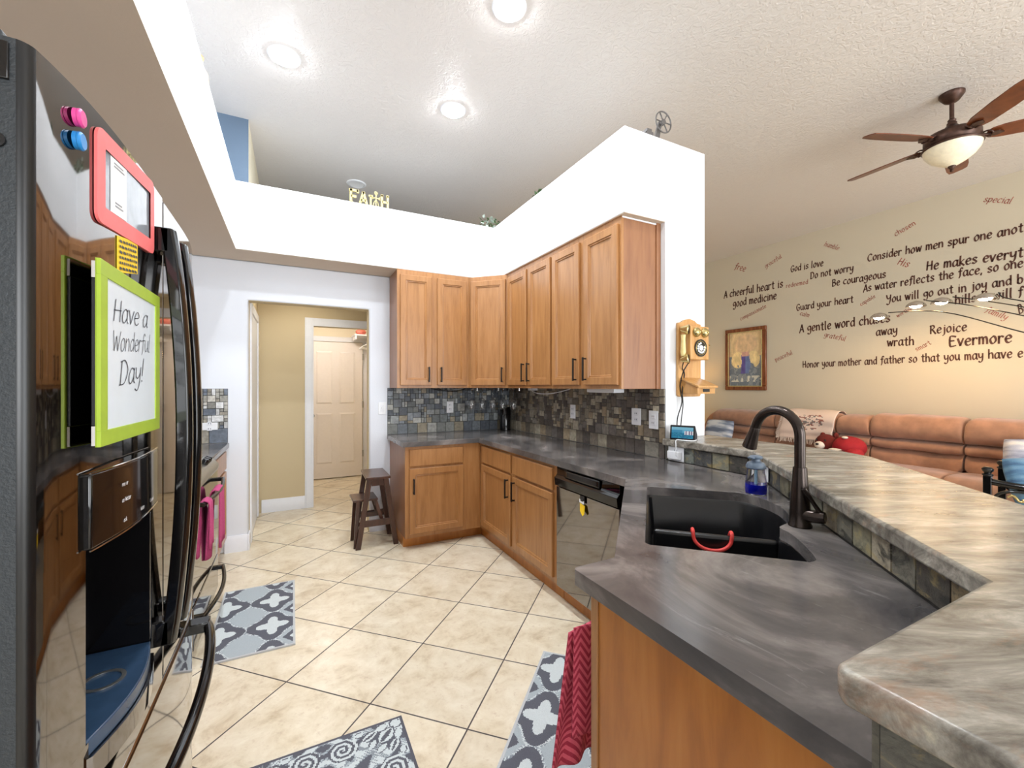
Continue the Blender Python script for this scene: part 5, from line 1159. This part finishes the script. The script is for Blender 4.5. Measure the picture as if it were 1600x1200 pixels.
for k in range(5):
    a = R(86+72*k); ca, sa = math.cos(a), math.sin(a)
    o = Vector((FX, FY, 0)); m = MB(o, (ca, sa))
    sh = [(.19, .02), (.21, .045), (.27, .062), (.45, .07), (.62, .068), (.70, .056), (.715, .03)]
    tw = -math.tan(R(14)); out = [(x, w) for x, w in sh]+[(x, -w) for x, w in reversed(sh)]; n = len(out)
    v = [(x, y, 3.295+y*tw+.004) for x, y in out]+[(x, y, 3.295+y*tw-.004) for x, y in out]
    m.add(v, [tuple(range(n)), tuple(range(2*n-1, n-1, -1))]+[(i, n+i, n+(i+1) % n, (i+1) % n) for i in range(n)]); b_ = m.build('blade', M['fan_wood'], fan, smooth=30)
    m = MB(o, (ca, sa)); m.tube([(.155, 0, 3.30), (.19, .0, 3.285), (.24, 0, 3.287)], .010, 8)
    for sg in (-1, 1): m.tube(catmull([(.16, sg*.01, 3.30), (.185, sg*.035, 3.30), (.21, sg*.04, 3.285), (.215, sg*.02, 3.275), (.20, sg*.012, 3.278)], 4), .006, 6)
    m.prism([(.21, -.03), (.25, -.035), (.285, 0), (.25, .035), (.21, .03)], 3.280, 3.286); m.build('blade_iron', M['dark_bronze'], b_)
# framed painting (plain stand-in)
t = thing('framed_painting', 'framed cream and blue painting of spread pale wings, beside the wall lettering', 'painting', (XLW-.03, 4.67, 1.31))
AY0, AY1, AZ0, AZ1 = 5.037, 4.30, 1.312, 2.368
m = MB((XLW, AY0, 0), (0, -1)); W = AY0-AY1; fw = .075
for x0, x1, z0, z1 in ((0, W, AZ0, AZ0+fw), (0, W, AZ1-fw, AZ1), (0, fw, AZ0+fw, AZ1-fw), (W-fw, W, AZ0+fw, AZ1-fw)): m.box(x0, x1, -.035, -.001, z0, z1)
m.build('frame', M['art_frame'], t, bevel=.01)
m = MB((XLW, AY0, 0), (0, -1))
for x0, x1, z0, z1 in ((fw-.012, W-fw+.012, AZ0+fw-.012, AZ0+fw), (fw-.012, W-fw+.012, AZ1-fw, AZ1-fw+.012), (fw-.012, fw, AZ0+fw, AZ1-fw), (W-fw, W-fw+.012, AZ0+fw, AZ1-fw)): m.box(x0, x1, -.040, -.0345, z0, z1)
m.build('inner_fillet', M['gold'], t)
m = MB((XLW, AY0, 0), (0, -1))
def paint(u, v):
    x = (u-.5)*2; y = (v-.5)*2; nz = mnoise.fractal(Vector((u*4, v*5, .3)), 1, 2, 4); n2 = mnoise.fractal(Vector((u*11, v*9, 2)), 1, 2, 3)
    if y > .1:
        cl = ((x/.95)**2+((y-.55)/.48)**2)
        base = (224, 192, 150) if cl+nz*.3 < .55 else (226, 198, 150)
    else: base = (140, 146, 150)
    wing = ((abs(x)-.48)/.42)**2+((y+.02)/.34)**2
    if wing+nz*.25 < .9: base = (238, 214, 158)
    if -.62 < y < -.05 and y+abs(x)*.3+nz*.3 < -.22: base = (120, 130, 142)
    if y < -.35: base = (112, 122, 132) if n2 > -.1 else (150, 158, 162)
    if abs(x)+nz*.1 < .26 and -.55 < y < .16: base = (96, 84, 150) if x < 0 else (110, 128, 176)
    if abs(x) < .22 and .10 < y < .28: base = (216, 168, 150)
    if -.86 < y < -.62 and n2 > .1: base = (206, 204, 190)
    k = 1+n2*.12; return rgb(*(max(0, min(255, c*k)) for c in base))
m.grid(lambda u, v: (fw+(W-2*fw)*u, -.012, AZ0+fw+(AZ1-AZ0-2*fw)*v), 64, 96, paint); m.build('canvas', M['attr_paint'], t, smooth=None)
# sofa
sf = thing('sectional_sofa', 'long tan microfibre reclining sofa along the lettered wall', 'sofa', (6.3, 3.0, 0))
def puff(y0, y1, x0, x1, prof, name, n=14, par=None, sag=0.0, seed=0):
    """cushion: closed profile (x,z) carried from y0 to y1 with rounded ends"""
    m = MB(); cx = sum(p[0] for p in prof)/len(prof); cz = sum(p[1] for p in prof)/len(prof); k = len(prof); v = []
    ts = [0, .012, .04, .09]+[.09+.82*i/(n-1) for i in range(1, n-1)]+[.91, .96, .988, 1]
    for t_ in ts:
        e = min(t_, 1-t_)*(y1-y0); s = 1 if e > .07 else math.sqrt(max(0, 1-((.07-e)/.07)**2))*.14+.86
        for px_, pz in prof:
            w = mnoise.noise(Vector((px_*6, (y0+(y1-y0)*t_)*5+seed, pz*6)))*.010
            v.append((cx+(px_-cx)*s+w, y0+(y1-y0)*t_, cz+(pz-cz)*s+w))
    f = []
    for i in range(len(ts)-1):
        for j in range(k): f.append((i*k+j, i*k+(j+1) % k, (i+1)*k+(j+1) % k, (i+1)*k+j))
    f += [tuple(range(k)), tuple(range((len(ts)-1)*k, len(ts)*k))]
    m.add(v, f); return m.build(name, M['sofa'], par or sf, smooth=60)
def back_prof(z1=1.0):
    P_ = [(6.70, .45), (6.36, .45), (6.32, .50), (6.345, .58), (6.395, .628), (6.405, .64), (6.345, .65), (6.325, .69), (6.345, .73), (6.405, .75), (6.415, .762), (6.345, .775), (6.31, .84), (6.315, .92), (6.36, z1-.03), (6.47, z1), (6.60, z1), (6.70, z1-.05), (6.73, .80)]
    return [tuple(p)[:2] for p in catmull([Vector((x, z, 0)) for x, z in P_], 2)]
SEATS = [(4.90, 3.87, 1.0), (3.86, 3.07, 1.02), (3.06, 2.70, 1.01), (2.69, 1.87, 1.045), (1.86, 1.03, 1.04), (1.02, .20, 1.04)]
for i, (a, b, z1) in enumerate(SEATS):
    puff(b+.004, a-.004, 0, 0, back_prof(z1), 'back_cushion', seed=i*3)
    sp_ = [(6.40, .28), (5.82, .28), (5.76, .34), (5.76, .42), (5.82, .475), (6.0, .49), (6.40, .47)]
    puff(b+.004, a-.004, 0, 0, [tuple(p)[:2] for p in catmull([Vector((x, z, 0)) for x, z in sp_], 2)], 'seat_cushion', seed=i*5+1)
m = MB(); m.box(5.83, 6.76, .2, 4.90, .05, .279); m.box(6.735, 6.80, .2, 4.90, .279, .90); m.build('base', M['sofa'], sf, bevel=.02)
for a, b in ((5.12, 4.91), ):
    ap = [(6.70, .06), (5.80, .06), (5.76, .2), (5.76, .5), (5.80, .60), (5.95, .64), (6.35, .66), (6.5, .86), (6.62, .93), (6.72, .9), (6.75, .5)]
    puff(b, a, 0, 0, [tuple(p)[:2] for p in catmull([Vector((x, z, 0)) for x, z in ap], 2)], 'armrest', seed=9)
# throw blanket over the sofa back
t = thing('throw_blanket', 'cream fringed throw with a brown floral print over the sofa back', 'blanket', (6.4, 3.37, .6))
bp = [(6.74, .80), (6.74, .95), (6.66, 1.035), (6.52, 1.048), (6.42, 1.03), (6.33, .985), (6.285, .92), (6.29, .84), (6.275, .76), (6.285, .70), (6.27, .655)]
bp = catmull([Vector((x, 0, z)) for x, z in bp], 3)
rb = random.Random(8)
def thr(u, v):
    i = v*(len(bp)-1); a = int(min(i, len(bp)-2)); b = i-a; p = Vector(bp[a])*(1-b)+Vector(bp[a+1])*b; y = 3.70-.60*u+.05*v*(1-2*u)+.02*math.sin(v*9)
    return (p.x-.004*math.sin(u*15)*v-.006, y, p.z+.004*math.sin(u*11))
def thc(u, v):
    d = math.hypot((u-.55)/.26, (v-.62)/.15); nz = mnoise.fractal(Vector((u*14, v*26, 1)), 1, 2, 3)
    if d < 1 and nz > .12: return rgb(150, 96, 84) if nz > .3 else rgb(128, 122, 120)
    return rgb(226, 205, 192)
m = MB(); m.grid(thr, 44, 60, thc); m.build('cloth', M['attr_cloth'], t, smooth=60, solid=.006)
m = MB()
for i in range(46):
    p = Vector(thr(i/45, 1)); q = p+Vector((-.006+rb.uniform(-.008, .008), rb.uniform(-.012, .012), -.055-rb.uniform(0, .015))); m.tube([p, (p+q)/2+Vector((-.004, rb.uniform(-.008, .008), 0)), q], .0038, 5)
for i in range(30):
    p = Vector(thr(0, .35+.65*i/29)); q = p+Vector((-.012, .03+rb.uniform(0, .015), -.02)); m.tube([p, q], .0034, 5)
fr_ = m.build('fringe', plain('cream fringe', rgb(240, 226, 214), .9), t); fr_['kind'] = 'stuff'
# teddy bear lying on the sofa
bear = thing('teddy_bear', 'dark red plush bear with a pale muzzle and bright red cloth on the sofa', 'stuffed toy', (6.05, 2.95, .48))
m = MB(); m.ellipsoid((6.06, 3.04, .655), (.12, .12, .115), 20, 14); m.ellipsoid((6.10, 3.10, .745), (.035, .03, .04)); m.ellipsoid((6.10, 2.95, .755), (.035, .03, .04)); m.ellipsoid((6.12, 2.85, .62), (.16, .20, .13), 20, 14)
m.build('body', M['plush_red'], bear)
m = MB(); m.ellipsoid((5.955, 3.06, .635), (.055, .06, .05), 16, 12); m.build('muzzle', M['cream_plush'], bear)
m = MB(); m.ellipsoid((5.905, 3.066, .65), (.014, .02, .014)); m.build('nose', M['black_plastic'], bear)
for y in (3.10, 3.0): m = MB(); m.ellipsoid((5.955, y, .70), (.011, .011, .013)); m.build('eye', M['black_plastic'], bear)
m = MB(); m.ellipsoid((6.0, 2.80, .555), (.16, .09, .07)); m.ellipsoid((5.97, 3.05, .525), (.09, .12, .05)); m.build('limbs', plain('maroon plush', rgb(86, 18, 24), .95, bump=.5, scale=120), bear)
m = MB(); m.ellipsoid((6.09, 2.80, .63), (.185, .17, .135), 22, 14); m.ellipsoid((5.99, 2.70, .56), (.12, .09, .085), 16, 10); sh_ = m.build('red_cloth', M['bright_red'], bear)
m = MB(); m.ellipsoid((5.915, 2.86, .60), (.03, .085, .022)); m.ellipsoid((5.99, 2.80, .755), (.03, .035, .016)); m.build('white_patch', M['cream_plush'], sh_)
# cushions
def cushion(name, c, w, h, d, rot, tilt, colfn, label, group):
    t = MB(); n = 44
    def P_(u, v, s):
        x, z = (u-.5)*2, (v-.5)*2; b = max(0, (1-x**4)*(1-z**4))**.5; pinch = 1-.06*(x*x*z*z)
        return (x*w/2*(1-.05*(1-abs(z))**0*(z*z-1)*0)*pinch, s*d/2*b, z*h/2*pinch)
    for s in (-1, 1): t.grid(lambda u, v: P_(u, v, s), n, n, colfn)
    o = t.build(name, M['attr_cloth'], smooth=60); o.location = c; o.rotation_euler = (tilt, 0, rot); return tag(o, label, 'cushion', group)
def wash(seed, a, b, c_):
    def f(u, v):
        nz = mnoise.fractal(Vector((u*1.5+seed, v*5, seed)), 1, 2, 4); 
        k = max(0, min(1, .5+nz*1.3)); q = (k*2 if k < .5 else (k-.5)*2); A, B = (c_, b) if k < .5 else (b, a); return rgb(*(A[i]+(B[i]-A[i])*q for i in range(3)))
    return f
cushion('throw_pillow', (6.16, 4.66, .66), .46, .36, .15, R(-84), R(-18), wash(1, (206, 210, 216), (156, 168, 186), (104, 116, 138)), 'pale blue brushed pillow at the far left end of the sofa', None)
cushion('throw_pillow', (6.12, 1.27, .66), .50, .48, .16, R(-70), R(-22), wash(3, (222, 218, 216), (178, 182, 198), (120, 124, 150)), 'white and violet washed pillow on the sofa behind the dark wooden chair', None)
# dark carved chair with a blue seat pillow
ch = thing('carved_chair', 'dark carved wooden chair with metal scrolls, beyond the bar', 'chair', (4.75, 1.05, 0))
kx, ky = 4.62, 1.23
CU = (.10, -.995)   # along the arm, to the right
def cp_(x, y, z): return (kx+CU[0]*x-CU[1]*y, ky+CU[1]*x+CU[0]*y, z)
for x, y in ((.0, 0), (.0, .50), (.56, .0), (.56, .5)):
    m = MB((kx, ky, 0), CU); m.box(x-.022, x+.022, y-.022, y+.022, 0, .715 if x < .1 else .95); m.lathe([(.03, .7155), (.032, .725), (.018, .735), (.03, .75), (.034, .765), (.02, .78), (.001, .782)] if x < .1 else [(.028, .951), (.03, .97), (.001, .99)], (x, y, 0), 12); m.build('leg', M['walnut_black'] if 'walnut_black' in M else M['black_gloss_plastic'], ch, bevel=.003)
for y in (0, .5):
    m = MB(); m.tube(catmull([cp_(.022, y, .672), cp_(.16, y, .66), cp_(.32, y, .668), cp_(.44, y, .70), cp_(.54, y, .74)], 4), .024, 10); m.build('arm', M['black_gloss_plastic'], ch)
    m = MB(); m.tube(catmull([cp_(.03, y, .55), cp_(.07, y, .60), cp_(.15, y, .625), cp_(.25, y, .615), cp_(.34, y, .575)], 4), .012, 8); m.build('side_arch', M['black_gloss_plastic'], ch)
    for x0 in (.14, .33):
        m = MB(); m.tube(catmull([cp_(x0-.04, y, .575), cp_(x0-.02, y, .592), cp_(x0, y, .578), cp_(x0+.015, y, .556), cp_(x0+.035, y, .56), cp_(x0+.03, y, .575)], 4), .008, 8); m.build('metal_scroll', M['brass'], ch)
m = MB((kx, ky, 0), CU); m.box(-.01, .57, -.01, .51, .40, .44); m.build('seat', M['black_gloss_plastic'], ch, bevel=.008)
m = MB((kx, ky, 0), CU); m.box(.545, .575, .023, .477, .62, .94); m.build('backrest', M['black_gloss_plastic'], ch, bevel=.006)
cc = cp_(.30, .24, .575)
cushion('throw_pillow', (cc[0], cc[1], .66), .52, .42, .17, R(-48), R(-30), wash(6, (136, 168, 192), (104, 146, 178), (70, 100, 134)), 'blue pillow propped in the dark carved chair', None)
# arc floor lamp
al = thing('arc_floor_lamp', 'arc floor lamp with several thin arms ending in chrome dome shades', 'floor lamp', (6.0, .72, 0))
m = MB(); m.lathe([(.17, .0005), (.17, .025), (.15, .035), (.02, .04)], (6.0, .72, 0), 28); m.build('base', M['black_plastic'], al)
m = MB(); m.tube([(6.0, .72, .04), (6.0, .72, 1.35)], .016, 10); m.build('pole', M['chrome'], al)
AR = [(5.88, 2.412, 2.165, 1.86), (5.9, 2.10, 2.245, 2.10), (6.0, 1.93, 2.262, 2.16), (5.86, 1.575, 2.226, 2.24), (5.8, 1.50, 2.22, 2.05)]
for k, (x, y, z, zm) in enumerate(AR[:4]):
    z_end = z+.02; pts = catmull([(6.0, .72, 1.35), (6.0-.02*k, .80, 1.55+.05*k), (x, 1.0+.05*k, 1.78+.09*k if k else 1.72), (x, 1.343, (1.87, 2.02, 2.10, 2.15)[k]), (x, (y+1.343)/2, (2.135, 2.185, 2.22, 2.205)[k]), (x, y-.085, z_end+.012)], 6)
    m = MB(); m.tube(pts, .0055, 6); a_ = m.build('arm', M['matte_black'], al)
    m = MB(); prof = [(.012, .062), (.05, .05), (.078, .025), (.088, .0), (.084, .0), (.074, .022), (.048, .045), (.010, .056)]; m.lathe([(r, z-.02+h) for r, h in prof], (x, y, 0), 24, caps=False); d_ = m.build('shade', M['chrome'], a_)
    m = MB(); m.ellipsoid((x, y, z-.008), (.05, .05, .026)); m.build('bulb', M['warm_bulb'], d_)
# lamp hidden behind the column: lights the corner warmly
t = thing('side_table', 'small dark side table past the sofa end, hidden by the column', 'table', (6.35, 5.6, 0))
m = MB(); m.lathe([(.25, .57), (.25, .60)], (6.35, 5.6, 0), 28); m.build('table_top', M['walnut'], t)
for k in range(3): a = R(120*k+20); m = MB(); m.tube([(6.35+.2*math.cos(a), 5.6+.2*math.sin(a), 0), (6.35+.1*math.cos(a), 5.6+.1*math.sin(a), .569)], .018, 8); m.build('leg', M['walnut'], t)
t = thing('table_lamp', 'table lamp with a linen shade glowing behind the white column', 'lamp', (6.35, 5.6, .60))
m = MB(); m.lathe([(.08, .6005), (.08, .62), (.03, .64), (.05, .72), (.06, .80), (.03, .88), (.012, .92), (.012, 1.16)], (6.35, 5.6, 0), 20); m.build('base', M['brass'], t)
m = MB(); m.lathe([(.20, 1.0), (.14, 1.28)], (6.35, 5.6, 0), 28, caps=False); m.build('lamp_shade', M['lamp_shade'], t, solid=.003)
m = MB(); m.ellipsoid((6.35, 5.6, 1.20), (.035, .035, .045)); m.build('bulb', M['table_bulb'], t)
